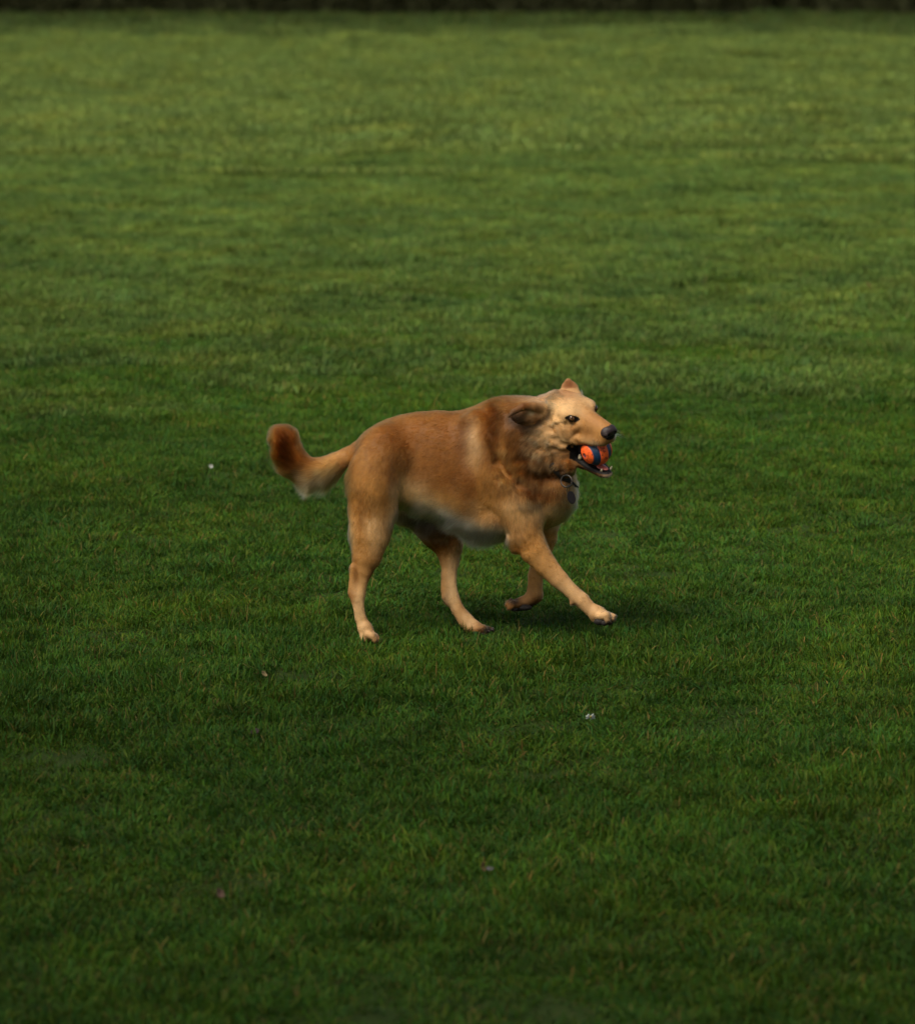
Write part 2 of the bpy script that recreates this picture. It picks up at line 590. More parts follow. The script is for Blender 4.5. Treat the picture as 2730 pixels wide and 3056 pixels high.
grass_field('grass', 'mown green grass of the middle distance behind the dog', MID[0], MID[1], mid, MID[2])
grass_field('grass', 'soft blurred pale grass at the far side of the field', FAR[0], FAR[1], far, FAR[2])

# ================================================================== THE DOG
# head frame: origin between the eyes, F towards the nose, L to the dog's left, U up
HO = Q(1522, 235, -0.11)
HF = np.array([0.65, -0.72, -0.22]); HF /= np.linalg.norm(HF)
HL = np.array([0.72, 0.62, 0.27]); HL -= HF * (HL @ HF); HL /= np.linalg.norm(HL)
HU = np.cross(HF, HL)
HM = np.stack([HF, HL, HU])


def H(f, l, u):
    return HO + (HF * f + HL * l + HU * u) * 0.01


def headc(p):
    return (p - HO) @ HM.T * 100.0       # cm in the head frame


x0, x1 = Q(60, 600, 0)[0], Q(1700, 600, 0)[0]
xh = Q(1130, 600, 0)[0]
xs = np.concatenate([np.arange(x0, xh, 0.0032), np.arange(xh, x1, 0.0022)])
ys = np.concatenate([np.arange(-0.27, 0.02, 0.0024), np.arange(0.02, 0.22, 0.0036)])
zs = np.concatenate([np.arange(-0.03, 0.34, 0.0032), np.arange(0.34, 0.70, 0.0023)])
Fd = Field(xs, ys, zs)

# trunk -------------------------------------------------------------
Fd.loft([(462, 395, 455, 35, 0), (480, 372, 500, 70, 0), (520, 330, 560, 110, 0), (560, 300, 600, 130, 0), (600, 274, 640, 142, 0),
         (640, 257, 668, 148, 0), (700, 240, 662, 148, 0), (760, 229, 680, 150, 0), (860, 222, 716, 165, 0),
         (930, 226, 750, 176, 0), (1010, 214, 778, 182, 0), (1060, 196, 792, 182, 0), (1110, 182, 796, 178, 0),
         (1180, 180, 792, 172, 0), (1250, 210, 778, 162, 0), (1320, 280, 765, 150, 0), (1390, 380, 725, 128, -.005),
         (1440, 470, 672, 90, -.008), (1470, 540, 630, 45, -.01)], 0.0)
# hips and croup
for s in (-1, 1):
    Fd.ell(Q(610, 420, s * .055), (QR(120), .052, QR(130)), k=0.03)
# shoulder blades and upper arms
Fd.chain([(1040, 280, 58, -.060), (1062, 380, 80, -.074), (1110, 500, 92, -.080), (1200, 610, 94, -.084), (1255, 700, 90, -.082)], k=0.03, ys=.62)
Fd.chain([(1090, 300, 70, .075), (1240, 560, 100, .07), (1330, 700, 82, .065)], k=0.025, ys=.6)
# fore-chest and brisket
Fd.ell(Q(1385, 590, -.01), (QR(92), .085, QR(135)), k=0.03)
Fd.ell(Q(1120, 700, 0), (QR(165), .085, QR(92)), k=0.02)
# neck and ruff
Fd.chain([(1120, 400, 205, 0.0), (1215, 350, 188, -.01)], k=0.02, ys=.82)
Fd.chain([(1160, 330, 165, -.012), (1235, 420, 165, -.02), (1330, 500, 118, -.03), (1385, 520, 90, -.03)], k=0.012, ys=.85)
Fd.chain([(1255, 318, 160, -.02), (1345, 314, 160, -.035), (1400, 325, 135, -.05)], k=0.012, ys=.82)
Fd.chain([(1340, 430, 105, -.05), (1400, 455, 78, -.06), (1440, 470, 50, -.075)], k=0.012, ys=.9)
# fold of skin where the turned neck meets the shoulder
for (a, b2) in (((1118, 200, 13), (1112, 320, 17)), ((1112, 320, 17), (1135, 450, 15)), ((1135, 450, 15), (1230, 560, 13)), ((1230, 560, 13), (1340, 615, 12))):
    Fd.cone(Q(a[0], a[1], -.104), Q(b2[0], b2[1], -.108), QR(a[2] * 1.25), QR(b2[2] * 1.25), 0.014, 1.0, 'sub')

# near hind leg -----------------------------------------------------
Fd.ell(Q(565, 545, -.080), (QR(112), .048, QR(185)), k=0.010)
Fd.chain([(570, 520, 112, -.07), (565, 660, 112, -.078), (552, 780, 94, -.082), (538, 880, 68, -.084), (522, 945, 45, -.085),
          (510, 1005, 30, -.086), (500, 1055, 31, -.087), (499, 1100, 26, -.088), (509, 1160, 26, -.089), (530, 1212, 30, -.09)], k=0.010, ys=.62)
Fd.chain([(482, 930, 22, -.085), (472, 990, 15, -.085), (466, 1046, 15, -.086), (482, 1075, 18, -.087)], k=0.008)
Fd.chain([(530, 1205, 33, -.09), (546, 1238, 30, -.092)], k=0.006, ys=.9)
for (dy, ex, ez) in ((-.024, 574, 1262), (-.009, 590, 1262), (.008, 592, 1256), (.022, 578, 1252)):
    Fd.chain([(545, 1234, 17, -.091 + dy * .6), ((545 + ex) / 2 + 2, 1240, 16, -.091 + dy * .9), (ex, ez, 13, -.091 + dy)], k=0.003)
Fd.chain([(522, 1236, 16, -.095), (520, 1262, 13, -.1)], k=0.006)

# far hind leg ------------------------------------------------------
Fd.ell(Q(720, 600, .07), (QR(130), .045, QR(150)), k=0.02)
Fd.chain([(770, 640, 105, .07), (860, 765, 86, .072), (905, 830, 68, .072), (912, 900, 46, .07), (912, 960, 33, .066),
          (914, 1010, 30, .062), (922, 1065, 34, .058), (948, 1120, 30, .053), (985, 1170, 36, .05), (1015, 1200, 35, .048)], k=0.010, ys=.7)
Fd.chain([(893, 960, 18, .066), (886, 1030, 14, .062), (890, 1062, 15, .06), (908, 1085, 20, .057)], k=0.008)
Fd.chain([(1012, 1198, 34, .047), (1042, 1210, 30, .045)], k=0.006, ys=.95)
for (dy, ex, ez) in ((-.025, 1078, 1224), (-.010, 1096, 1218), (.008, 1098, 1212), (.022, 1080, 1206)):
    Fd.chain([(1035, 1212, 19, .046 + dy * .6), (1062, 1208, 18, .045 + dy * .9), (ex, ez, 13, .043 + dy)], k=0.003)
Fd.chain([(1022, 1222, 16, .045), (1048, 1230, 14, .043)], k=0.006)

# near front leg ----------------------------------------------------
Fd.chain([(1225, 650, 96, -.085), (1255, 770, 78, -.086), (1293, 850, 66, -.088), (1345, 918, 53, -.09), (1405, 982, 42, -.093),
          (1460, 1035, 34, -.096), (1508, 1078, 36, -.1), (1548, 1118, 31, -.104), (1580, 1140, 36, -.107)], k=0.010, ys=.72)
Fd.chain([(1195, 800, 26, -.086), (1208, 848, 20, -.087)], k=0.010)
Fd.chain([(1470, 1080, 14, -.098), (1464, 1094, 10, -.1)], k=0.006)
Fd.chain([(1575, 1138, 35, -.107), (1600, 1148, 31, -.11)], k=0.006, ys=.95)
for (dy, ex, ez) in ((-.025, 1628, 1176), (-.010, 1648, 1166), (.008, 1654, 1152), (.022, 1640, 1146)):
    Fd.chain([(1590, 1150, 20, -.108 + dy * .6), (1622, 1148, 18, -.11 + dy * .9), (ex, ez, 13, -.112 + dy)], k=0.003)
Fd.chain([(1566, 1160, 17, -.108), (1590, 1176, 14, -.11)], k=0.006)

# far front leg, folded back ---------------------------------------
Fd.chain([(1335, 700, 84, .06), (1345, 790, 54, .068), (1325, 880, 42, .075), (1302, 965, 35, .08), (1298, 1030, 35, .082),
          (1300, 1056, 33, .082)], k=0.010, ys=.75)
Fd.chain([(1300, 1056, 34, .082), (1262, 1086, 33, .08), (1222, 1100, 31, .078)], k=0.008, ys=.9)
for (dy, ex, ez) in ((-.022, 1184, 1112), (-.008, 1176, 1100), (.007, 1180, 1090), (.020, 1192, 1084)):
    Fd.chain([(1225, 1100, 18, .078 + dy * .6), (1200, 1098, 18, .077 + dy * .9), (ex, ez, 14, .076 + dy)], k=0.003)

# tail --------------------------------------------------------------
TAIL = [(500, 410, 46, 0), (455, 425, 40, .0), (400, 458, 48, .0), (335, 492, 60, -.002), (268, 502, 70, -.006), (212, 462, 70, -.010),
        (180, 405, 68, -.014), (166, 355, 66, -.018), (150, 335, 48, -.02)]
Fd.chain(TAIL, k=0.012, ys=.85)

# head ----------------------------------------------------------------
def hcone(a, b2, ra, rb, k=0.008, op='add'):
    Fd.cone(H(*a), H(*b2), ra * .01, rb * .01, k, 1.0, op)


def hell(c, r, k=0.008, op='add', M=None):
    Fd.ell(H(*c), np.array(r) * .01, HM if M is None else M, k, op)


hell((-5.6, 0, -1.4), (6.4, 5.4, 4.7), k=0.010)
hell((-9.0, 0, -2.2), (5.0, 5.2, 5.0), k=0.012)
for s in (-1, 1):
    hell((-2.0, s * 2.6, .35), (2.6, 2.3, 1.6), k=0.014)          # brow
    hell((-4.6, s * 3.5, -3.9), (4.6, 2.7, 3.6), k=0.012)         # cheek
    hell((-3.6, s * 3.4, -7.0), (3.2, 2.0, 2.6), k=0.012)         # jaw muscle
    hcone((-2.4, s * 3.5, -5.9), (0, s * 3.0, -5.5), 1.3, 1.45, k=0.010)       # lip corner
    hcone((0, s * 3.0, -5.5), (4.8, s * 2.15, -4.55), 1.45, 1.4, k=0.008)      # flews
    hcone((4.8, s * 2.15, -4.55), (7.3, s * 1.35, -4.2), 1.4, 1.4, k=0.006)
    hcone((.8, s * 2.9, -1.9), (-1.2, s * 4.3, -4.6), .8, .9, k=0.006)         # fold under the eye
    hcone((-2.2, s * 4.6, -.9), (-4.6, s * 5.3, -1.6), .6, .8, k=0.006)
hcone((-1.2, 0, -2.4), (7.0, 0, -2.7), 3.5, 2.45, k=0.012)       # muzzle
hcone((-1.5, 0, -0.2), (7.8, 0, -1.55), 2.0, 1.5, k=0.012)        # bridge
hell((7.9, 0, -3.6), (1.1, 1.7, 1.2), k=0.006)
# lower jaw: two mandibles, chin and floor
for s in (-1, 1):
    hcone((-4.5, s * 3.0, -8.4), (-0.5, s * 2.1, -12.2), 2.0, 1.25, k=0.008)
    hcone((-0.5, s * 2.1, -12.4), (6.2, s * 1.15, -13.7), 1.15, .8, k=0.006)
hcone((-3.0, 0, -11.2), (6.6, 0, -14.1), 2.0, .95, k=0.008)
hell((7.3, 0, -13.8), (1.0, 1.35, .85), k=0.005)
# nape to occiput
hcone((-9, 0, -4), (-14, 1, -7), 5.4, 6.4, k=0.015)
# mouth cavity and ball pocket
hell((2.6, 0, -8.8), (4.4, 2.5, 3.2), k=0.004, op='sub')
for s in (-1, 1):
    hcone((-.6, s * 3.3, -7.9), (.8, s * 2.6, -9.6), .75, 1.7, k=.004, op='sub')
    hcone((-.8, s * 4.4, -7.8), (.5, s * 3.8, -9.2), .45, 1.2, k=.004, op='sub')
BALL_C = H(4.0, -0.2, -8.35); BALL_R = 0.0378
Fd.ell(BALL_C, (BALL_R + .001,) * 3, None, 0.002, 'sub')
# eye sockets
EYES = {-1: H(-.65, -3.55, -.1), 1: H(-.5, 3.5, -.05)}
for s in (-1, 1):
    c = H(-.1, s * 4.2, -.1)
    Fd.ell(c, (.0130, .011, .0078), HM, 0.004, 'sub')
# tear line / cheek creases
hcone((-1.6, -5.6, -1.0), (-3.4, -6.2, -1.9), .35, .3, k=.004, op='sub')
# near ear laid back, opening to the camera
Fd.chain([(1332, 208, 28, -.105), (1292, 200, 21, -.125), (1245, 203, 17, -.138), (1205, 224, 14, -.146), (1184, 246, 9, -.150)], k=0.006, ys=.8)
Fd.ell(Q(1250, 240, -.112), (QR(62), .014, QR(44)), None, .006)
Fd.chain([(1325, 235, 22, -.105), (1292, 262, 18, -.110), (1262, 280, 13, -.114)], k=0.006, ys=.7)
Fd.cone(Q(1205, 262, -.150), Q(1268, 248, -.150), QR(20), QR(18), 0.005, 1.0, 'sub')
# far ear standing up
EF = Q(1462, 158, -.02)
ex_ = np.array([1.0, .25, 0]); ex_ /= np.linalg.norm(ex_)
Fd.cone(Q(1466, 165, -.03), Q(1453, 118, -.025), QR(50), QR(37), 0.006, .32)
Fd.cone(Q(1456, 118, -.025), Q(1449, 90, -.03), QR(37), QR(17), 0.004, .32)
Fd.cone(Q(1455, 132, -.045), Q(1449, 112, -.045), QR(18), QR(12), 0.005, .5, 'sub')

V, Fq = Fd.mesh()
V = relax(V, Fq, 2, 0.5)
# keep only the largest connected piece implicitly: prune tiny islands
VN = vnormals(V, Fq)
_s = np.sign(np.einsum('ij,ij->i', VN, V - np.array([0, 0, .4])).mean())
_h = headc(V)
_ch = smoothstep(3.5, .5, _h[:, 0]) * smoothstep(-13, -8, _h[:, 0]) * smoothstep(1.0, -2.0, _h[:, 2]) * smoothstep(-16, -13, _h[:, 2]) * smoothstep(2, 3.5, np.abs(_h[:, 1]))
_n = vnoise(V @ HM.T * np.array([1, 1, 1.7]) + _h[:, 2:3] * .3 * np.array([.01, 0, 0]), 52, 77)
_nr = smoothstep(.25, .75, _n) - .5
_rf = np.exp(-(((V[:, 0] - Q(1270, 450, 0)[0]) / .09) ** 2 + ((V[:, 2] - Q(1270, 450, 0)[2]) / .11) ** 2))
_n2 = vnoise(V * np.array([1.6, 1, .8]), 30, 78) - .5
V = V + VN * _s * ((_ch * _nr * .0032) + _rf * (1 - _ch) * _n2 * .0035)[:, None]
VN = vnormals(V, Fq)
if np.einsum('ij,ij->i', VN, V - np.array([0, 0, .4])).mean() < 0:
    Fq = Fq[:, ::-1].copy(); VN = -VN

# ------------------------------------------------------------------ authoring coordinates
_a = Q(948, 0, 0); _b = Q(948, 1275, 0); _c = Q(1948, 600, 0); _d = Q(948, 600, 0)
_sh = -(Q(948, 1000, .1)[2] - Q(948, 1000, 0)[2]) / .1


def zc(p):
    """position on the dog's flank, in the sketch units used above"""
    return 948 + (p[:, 0] - _d[0]) / (_c[0] - _d[0]) * 1000, (p[:, 2] - _a[2] + _sh * p[:, 1]) / (_b[2] - _a[2]) * 1275


RICH = np.array([.175, .059, .008]); TAN = np.array([.48, .238, .070]); PALE = np.array([.74, .47, .23])
CREAM = np.array([.76, .54, .29]); WHITE = np.array([.94, .84, .66]); SABLE_SHADE = np.array([.060, .0165, .0014])  # dark sable, also painted as shade in folds, creases and the tail curl
DARK = np.array([.016, .009, .005]); BLACK = np.array([.010, .008, .008]); REDB = np.array([.25, .088, .03])
# (zx, zy, rx, ry, colour, weight, side: 0 both, -1 near only, 1 far only)
CB = [  # coat pattern, with fold shade and shoulder highlights painted into it
    (540, 640, 130, 240, TAN, .6, 0), (520, 880, 100, 160, TAN, .8, 0), (575, 420, 120, 110, RICH, .15, 0),
    (450, 780, 26, 110, CREAM, .75, 0), (662, 740, 22, 100, CREAM, .45, 0), (525, 650, 22, 90, SABLE_SHADE, .45, -1), (656, 500, 14, 80, SABLE_SHADE, .4, -1),
    (500, 1100, 60, 220, TAN, .8, 0), (570, 980, 35, 70, SABLE_SHADE, .7, -1), (530, 1240, 60, 50, PALE, .6, 0),
    (920, 950, 90, 260, TAN, .8, 1), (760, 700, 60, 90, SABLE_SHADE, .55, 1), (895, 1100, 22, 75, DARK, .85, 1),
    (760, 330, 330, 110, RICH, .55, 0), (950, 500, 180, 130, RICH, .7, 0), (1000, 350, 70, 120, SABLE_SHADE, .35, 0),
    (870, 640, 190, 55, TAN, .8, 0), (1030, 690, 110, 50, TAN, .8, 0), (740, 600, 60, 55, PALE, .7, 0),
    (700, 610, 36, 70, PALE, .8, 0), (780, 655, 80, 40, CREAM, .9, 2), (870, 712, 90, 40, WHITE, .95, 2), (960, 755, 90, 44, WHITE, .95, 2), (1000, 775, 90, 34, WHITE, .9, 2), (1080, 800, 120, 46, WHITE, 1, 2), (590, 760, 50, 90, PALE, .6, 0), (500, 1130, 40, 120, PALE, .75, 0), (925, 1010, 40, 160, PALE, .8, 1), (1000, 1170, 40, 40, PALE, .7, 1), (1330, 870, 60, 60, PALE, .4, -1), (545, 600, 40, 60, TAN, .5, 0), (760, 720, 80, 50, WHITE, .5, 2),
    (860, 790, 110, 70, RICH, .85, 1), (780, 700, 70, 70, SABLE_SHADE, .7, 1),
    (1030, 420, 38, 110, PALE, .55, 0), (1080, 560, 70, 120, TAN, .7, 0), (1250, 650, 130, 110, PALE, .75, 0),
    (1320, 880, 160, 180, TAN, .9, 0), (1450, 1060, 140, 110, PALE, .6, 0), (1600, 1140, 70, 40, PALE, .7, 0),
    (1205, 860, 26, 36, RICH, .8, -1), (1190, 810, 30, 60, TAN, .6, -1),
    (1215, 400, 110, 190, RICH, .8, 0), (1158, 400, 26, 80, TAN, .7, 0),
    (1116, 250, 40, 130, SABLE_SHADE, 1, 0), (1240, 350, 44, 90, SABLE_SHADE, .8, 0), (1060, 220, 40, 50, RICH, .5, 0), (1215, 290, 36, 100, SABLE_SHADE, .9, 0), (1262, 400, 40, 60, SABLE_SHADE, .7, 0), (1330, 480, 60, 40, SABLE_SHADE, .75, 0), (1165, 480, 26, 60, SABLE_SHADE, .6, 0), (985, 320, 30, 90, SABLE_SHADE, .35, 0), (1000, 560, 40, 90, RICH, .8, 0), (930, 520, 60, 50, RICH, .6, 0), (1250, 165, 160, 35, RICH, .6, 0),
    (1165, 520, 24, 60, TAN, .6, 0), (1320, 580, 120, 34, SABLE_SHADE, .9, 0),
    (1290, 440, 70, 90, RICH, .7, 0), (1380, 440, 70, 50, RICH, .5, 0), (1400, 495, 80, 34, SABLE_SHADE, .85, 0),
    (1490, 620, 22, 110, CREAM, .85, 0), (1400, 700, 60, 50, CREAM, .6, 0),
    (1300, 1010, 60, 110, TAN, .7, 1), (1275, 1112, 80, 28, DARK, 1, 1), (1205, 1078, 30, 18, DARK, .9, 1), (1078, 1216, 40, 22, DARK, 1, 1), (1640, 1178, 44, 17, DARK, 1, -1),
    (1500, 1010, 24, 20, RICH, .5, -1), (1440, 1085, 30, 16, RICH, .6, -1), (1475, 1100, 20, 14, DARK, .7, -1), (490, 960, 14, 70, RICH, .6, -1), (466, 1060, 18, 26, RICH, .5, -1),
    (1310, 1075, 30, 28, SABLE_SHADE, .6, 1),
    (1380, 260, 120, 140, PALE, .85, 0), (1520, 300, 120, 90, TAN, .8, 0),
    (1400, 175, 90, 26, REDB, .45, 0),
    # tail
    (165, 400, 90, 120, RICH, .9, 0), (178, 395, 30, 80, SABLE_SHADE, 1, 0), (215, 470, 26, 40, SABLE_SHADE, .8, 0), (112, 430, 22, 80, TAN, .6, 0), (238, 370, 14, 60, TAN, .5, 0), (150, 310, 60, 36, REDB, .45, 0), (320, 545, 110, 46, PALE, .6, 0), (205, 565, 70, 34, TAN, 1, 0),
    (360, 500, 80, 60, TAN, .6, 0), (110, 350, 26, 50, TAN, .5, 0), (420, 430, 60, 40, TAN, .5, 0),
]


def fur_color(p):
    zx, zy = zc(p)
    c = np.tile((RICH * .75 + TAN * .25), (len(p), 1))
    n1 = vnoise(p, 28, 1); n2 = vnoise(p, 75, 2)
    jx = (vnoise(p, 22, 5) - .5) * 50; jy = (vnoise(p, 22, 6) - .5) * 50
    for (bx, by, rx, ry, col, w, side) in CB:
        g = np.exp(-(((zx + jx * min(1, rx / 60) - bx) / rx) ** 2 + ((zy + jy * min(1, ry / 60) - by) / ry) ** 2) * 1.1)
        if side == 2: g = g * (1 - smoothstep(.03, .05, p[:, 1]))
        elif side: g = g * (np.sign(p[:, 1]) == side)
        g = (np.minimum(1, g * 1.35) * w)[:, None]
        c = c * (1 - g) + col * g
    # head details in the head frame
    h = headc(p)
    f, l, u = h.T
    inhead = smoothstep(-12, -9, f) * (np.abs(l) < 8) * smoothstep(-17, -14, u) * (u < 8)

    def hb(cf, cl, cu, rf, rl, ru, col, w, sym=True):
        nonlocal c
        ll = np.abs(l) if sym else l
        g = np.exp(-(((f - cf) / rf) ** 2 + ((ll - cl) / rl) ** 2 + ((u - cu) / ru) ** 2)) * w * inhead
        c = c * (1 - g[:, None]) + col * g[:, None]
    hb(-3, 2.5, 2.2, 5, 4, 2.4, PALE, .6); hb(-6, 5.0, 0, 3.5, 2.8, 3, PALE, .5)
    hb(3.5, 0, -.4, 4.5, 1.8, 1.3, REDB, .7); hb(3.6, 2.8, -2.4, 3.6, 2.0, 1.6, RICH, .5); hb(.3, 3.6, -2.6, 1.4, 1.6, 1.1, RICH, .4)
    hb(-7.5, 0, 3, 3.5, 3, 2, REDB, .4); hb(5.5, 2.2, -4.8, 2.8, 1.8, .9, CREAM, .6); hb(-2, 4.5, -5.6, 1.6, 2, 1.0, CREAM, .5); hb(-4.5, 5, -6.4, 1.6, 2, 1.4, SABLE_SHADE, .5); hb(-5.5, 5.2, -3.6, 2.4, 2, .7, RICH, .5)
    hb(-6, 5.5, -4.5, 3, 3, 2.5, TAN, .5); hb(-3.2, 5, -3.2, 2, 2, 1.0, RICH, .3)
    hb(8.4, 2.0, -3.4, 1.4, 1.1, 1.6, WHITE, .95, sym=False)
    hb(4, 0, -14.2, 4.5, 3.5, 1.5, DARK, 1); hb(2.8, 2, -12.9, 3.6, 2, 1.2, DARK, 1); hb(8.2, 0, -14.6, 1.2, 2, .9, WHITE, .7); hb(-3, 3, -12, 4, 3, 2, RICH, .5)
    hb(.4, 2.6, 1.9, 1.2, .9, .7, CREAM, .4)
    # ear backs and insides
    for (ax, ay, r, col, w) in ((1205, 262, 42, DARK, .92), (1240, 285, 34, DARK, .85), (1250, 205, 46, RICH, .9), (1310, 215, 30, RICH, .7), (1300, 268, 38, RICH, .8), (1276, 240, 13, CREAM, .9), (1225, 330, 44, RICH, .85)):
        g = np.exp(-(((zx - ax) / r) ** 2 + ((zy - ay) / (r * .8)) ** 2)) * w * (p[:, 1] < -.05)
        c = c * (1 - g[:, None]) + col * g[:, None]
    g = (np.exp(-(((zx - 1452) / 34) ** 2 + ((zy - 105) / 38) ** 2)) * .85 * (u > 2.5))[:, None]
    c = c * (1 - g) + REDB * g
    # sable tipping in the ruff and light brindled variation everywhere
    ruff = np.exp(-(((zx - 1260) / 150) ** 2 + ((zy - 420) / 210) ** 2)) * (1 - inhead * .9)
    st = smoothstep(.55, .8, vnoise(p * np.array([1, 1, .5]), 60, 9)) * ruff * .6
    c = c * (1 - st[:, None]) + SABLE_SHADE * st[:, None]
    n3 = vnoise(p * np.array([1, 1, .35]), 150, 3)
    c = c * (0.70 + .22 * n1 + .18 * n2 + .22 * n3)[:, None]
    return c


PADS = [(Q(1090, 1232, .045), .022), (Q(1055, 1238, .045), .020), (Q(1640, 1182, -.11), .021), (Q(1608, 1186, -.11), .019),
        (Q(1600, 1196, -.13), .014)]


def bare(p):
    """1 where skin shows: lips, mouth, eye rims, pads"""
    f, l, u = headc(p).T
    al = np.abs(l)
    m = (((f - 2.8) / 4.6) ** 2 + (al / 3.0) ** 2 + ((u + 8.7) / 3.75) ** 2) < 1.0
    # corner of the lips and the black lip of the lower jaw
    lu = np.interp(f, [-4.2, -3.4, -.5, .6, 4.0, 8.5], [-7.7, -8.4, -11.2, -12.0, -12.9, -13.0])
    uu = np.interp(f, [-4.2, -3.0, 0, 4.8, 9], [-7.8, -7.4, -6.75, -5.85, -5.7])
    m |= (f > -1.3) & (f < 8.6) & (al < 6) & (u > lu - .35) & (u < uu) & (np.linalg.norm(p - BALL_C, axis=1) < .105)
    # eyelids: almond around each eye, longer towards the inner corner
    for s in (-1, 1):
        e = np.abs((u + .02 + (f - .1) * .2) / 1.0) + ((f + .2) / 1.42) ** 2
        m |= (e < 1.0) & (np.abs(l * s - 4.0) < 2.2)
    # lip edge of the lower jaw
    m |= (u > -13.4) & (u < -11.5) & (f > 0) & (f < 8.6) & (al < 2.5) & (u > -12.4 - f * .1 - .3)
    m |= (((f - 8.3) / 1.5) ** 2 + (l / 1.9) ** 2 + ((u + 2.3) / 1.9) ** 2) < 1.0
    for c, r in PADS:
        m |= ((p - c) ** 2).sum(1) < r * r * .5
    return m


bm_ = bare(V)
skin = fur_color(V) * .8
hf = headc(V)
inner = (((hf[:, 0] - 1.6) / 4.6) ** 2 + (hf[:, 1] / 2.6) ** 2 + ((hf[:, 2] + 8.7) / 3.0) ** 2) < 1
skin[bm_] = BLACK * .45
skin[inner] = np.array([.02, .006, .005])

m_skin, nt, b = new_mat('dog_skin')
at = nt.nodes.new('ShaderNodeAttribute'); at.attribute_name = 'Col'
nt.links.new(at.outputs['Color'], b.inputs['Base Color'])
b.inputs['Roughness'].default_value = 0.6
b.inputs['Specular IOR Level'].default_value = 0.25
geo = nt.nodes.new('ShaderNodeNewGeometry')
nz = nt.nodes.new('ShaderNodeTexNoise'); nz.inputs['Scale'].default_value = 260; nz.inputs['Detail'].default_value = 5
nt.links.new(geo.outputs['Position'], nz.inputs['Vector'])
bp = nt.nodes.new('ShaderNodeBump'); bp.inputs['Strength'].default_value = .5; bp.inputs['Distance'].default_value = .002
nt.links.new(nz.outputs['Fac'], bp.inputs['Height']); nt.links.new(bp.outputs[0], b.inputs['Normal'])

dog = bpy.data.objects.new('dog', None)
dog.location = (float(Q(980, 1270, 0)[0]), 0, 0)
COL.objects.link(dog)
tag(dog, 'golden tan dog trotting across the lawn with its head turned and tail curled up', 'dog')
body = mesh_obj('body', V, Fq, m_skin, dog, col=skin)

cc_ = Q(1312, 408, -.035)
e1 = Q(1436, 530, -.075) - cc_; R1 = np.linalg.norm(e1); e1 /= R1; R1 *= .84
e2 = np.array([.05, -1.0, .05]); e2 -= e1 * (e2 @ e1); e2 /= np.linalg.norm(e2)
e3 = np.cross(e1, e2)

_rel = V - cc_
_pd = _rel @ e3
_an = np.arctan2(_rel @ e2, _rel @ e1)
_rr = np.hypot(_rel @ e2, _rel @ e1)
NC = 72
CR = np.full(NC, np.nan)
for _i in range(NC):
    _t = 2 * math.pi * _i / NC
    _da = np.abs((_an - _t + math.pi) % (2 * math.pi) - math.pi)
    _m = (_da < .07) & (np.abs(_pd) < .006) & (_rr > .045) & (_rr < .16)
    if _m.any(): CR[_i] = np.median(_rr[_m])
_ok = ~np.isnan(CR)
CR = np.interp(np.arange(NC * 3), (np.arange(NC * 3))[np.tile(_ok, 3)], np.tile(CR, 3)[np.tile(_ok, 3)])
CR = np.convolve(CR, np.ones(5) / 5, mode='same')[NC:2 * NC]

# ------------------------------------------------------------------ fur
tri = np.concatenate([Fq[:, [0, 1, 2]], Fq[:, [0, 2, 3]]])
A = np.linalg.norm(np.cross(V[tri[:, 1]] - V[tri[:, 0]], V[tri[:, 2]] - V[tri[:, 0]]), axis=1)
cen = V[tri].mean(1)
near_w = np.where(VN[tri[:, 0], 1] < .35, 1.0, .28)
hcx = headc(cen)
headw = (hcx[:, 0] > -9) & (np.abs(hcx[:, 1]) < 7.5) & (hcx[:, 2] > -16)
near_w = near_w * np.where(headw, 2.2, 1.0)
prob = A * near_w; prob /= prob.sum()
NH = 330000
ti = rng.choice(len(tri), NH, p=prob)
r1 = np.sqrt(rng.random(NH)); r2 = rng.random(NH)
w3 = np.stack([1 - r1, r1 * (1 - r2), r1 * r2], 1)
root = (V[tri[ti]] * w3[:, :, None]).sum(1)
nrm = (VN[tri[ti]] * w3[:, :, None]).sum(1); nrm /= np.linalg.norm(nrm, axis=1, keepdims=True)
_q = root - cc_
keep = ~bare(root) & (root[:, 2] > .004) & ~((np.abs(_q @ e3) < .0065) & (_q @ e1 > .072) & (_q @ e2 > .0) & (np.linalg.norm(_q, axis=1) < .15))
root, nrm = root[keep], nrm[keep]
NH = len(root)
zx, zy = zc(root)

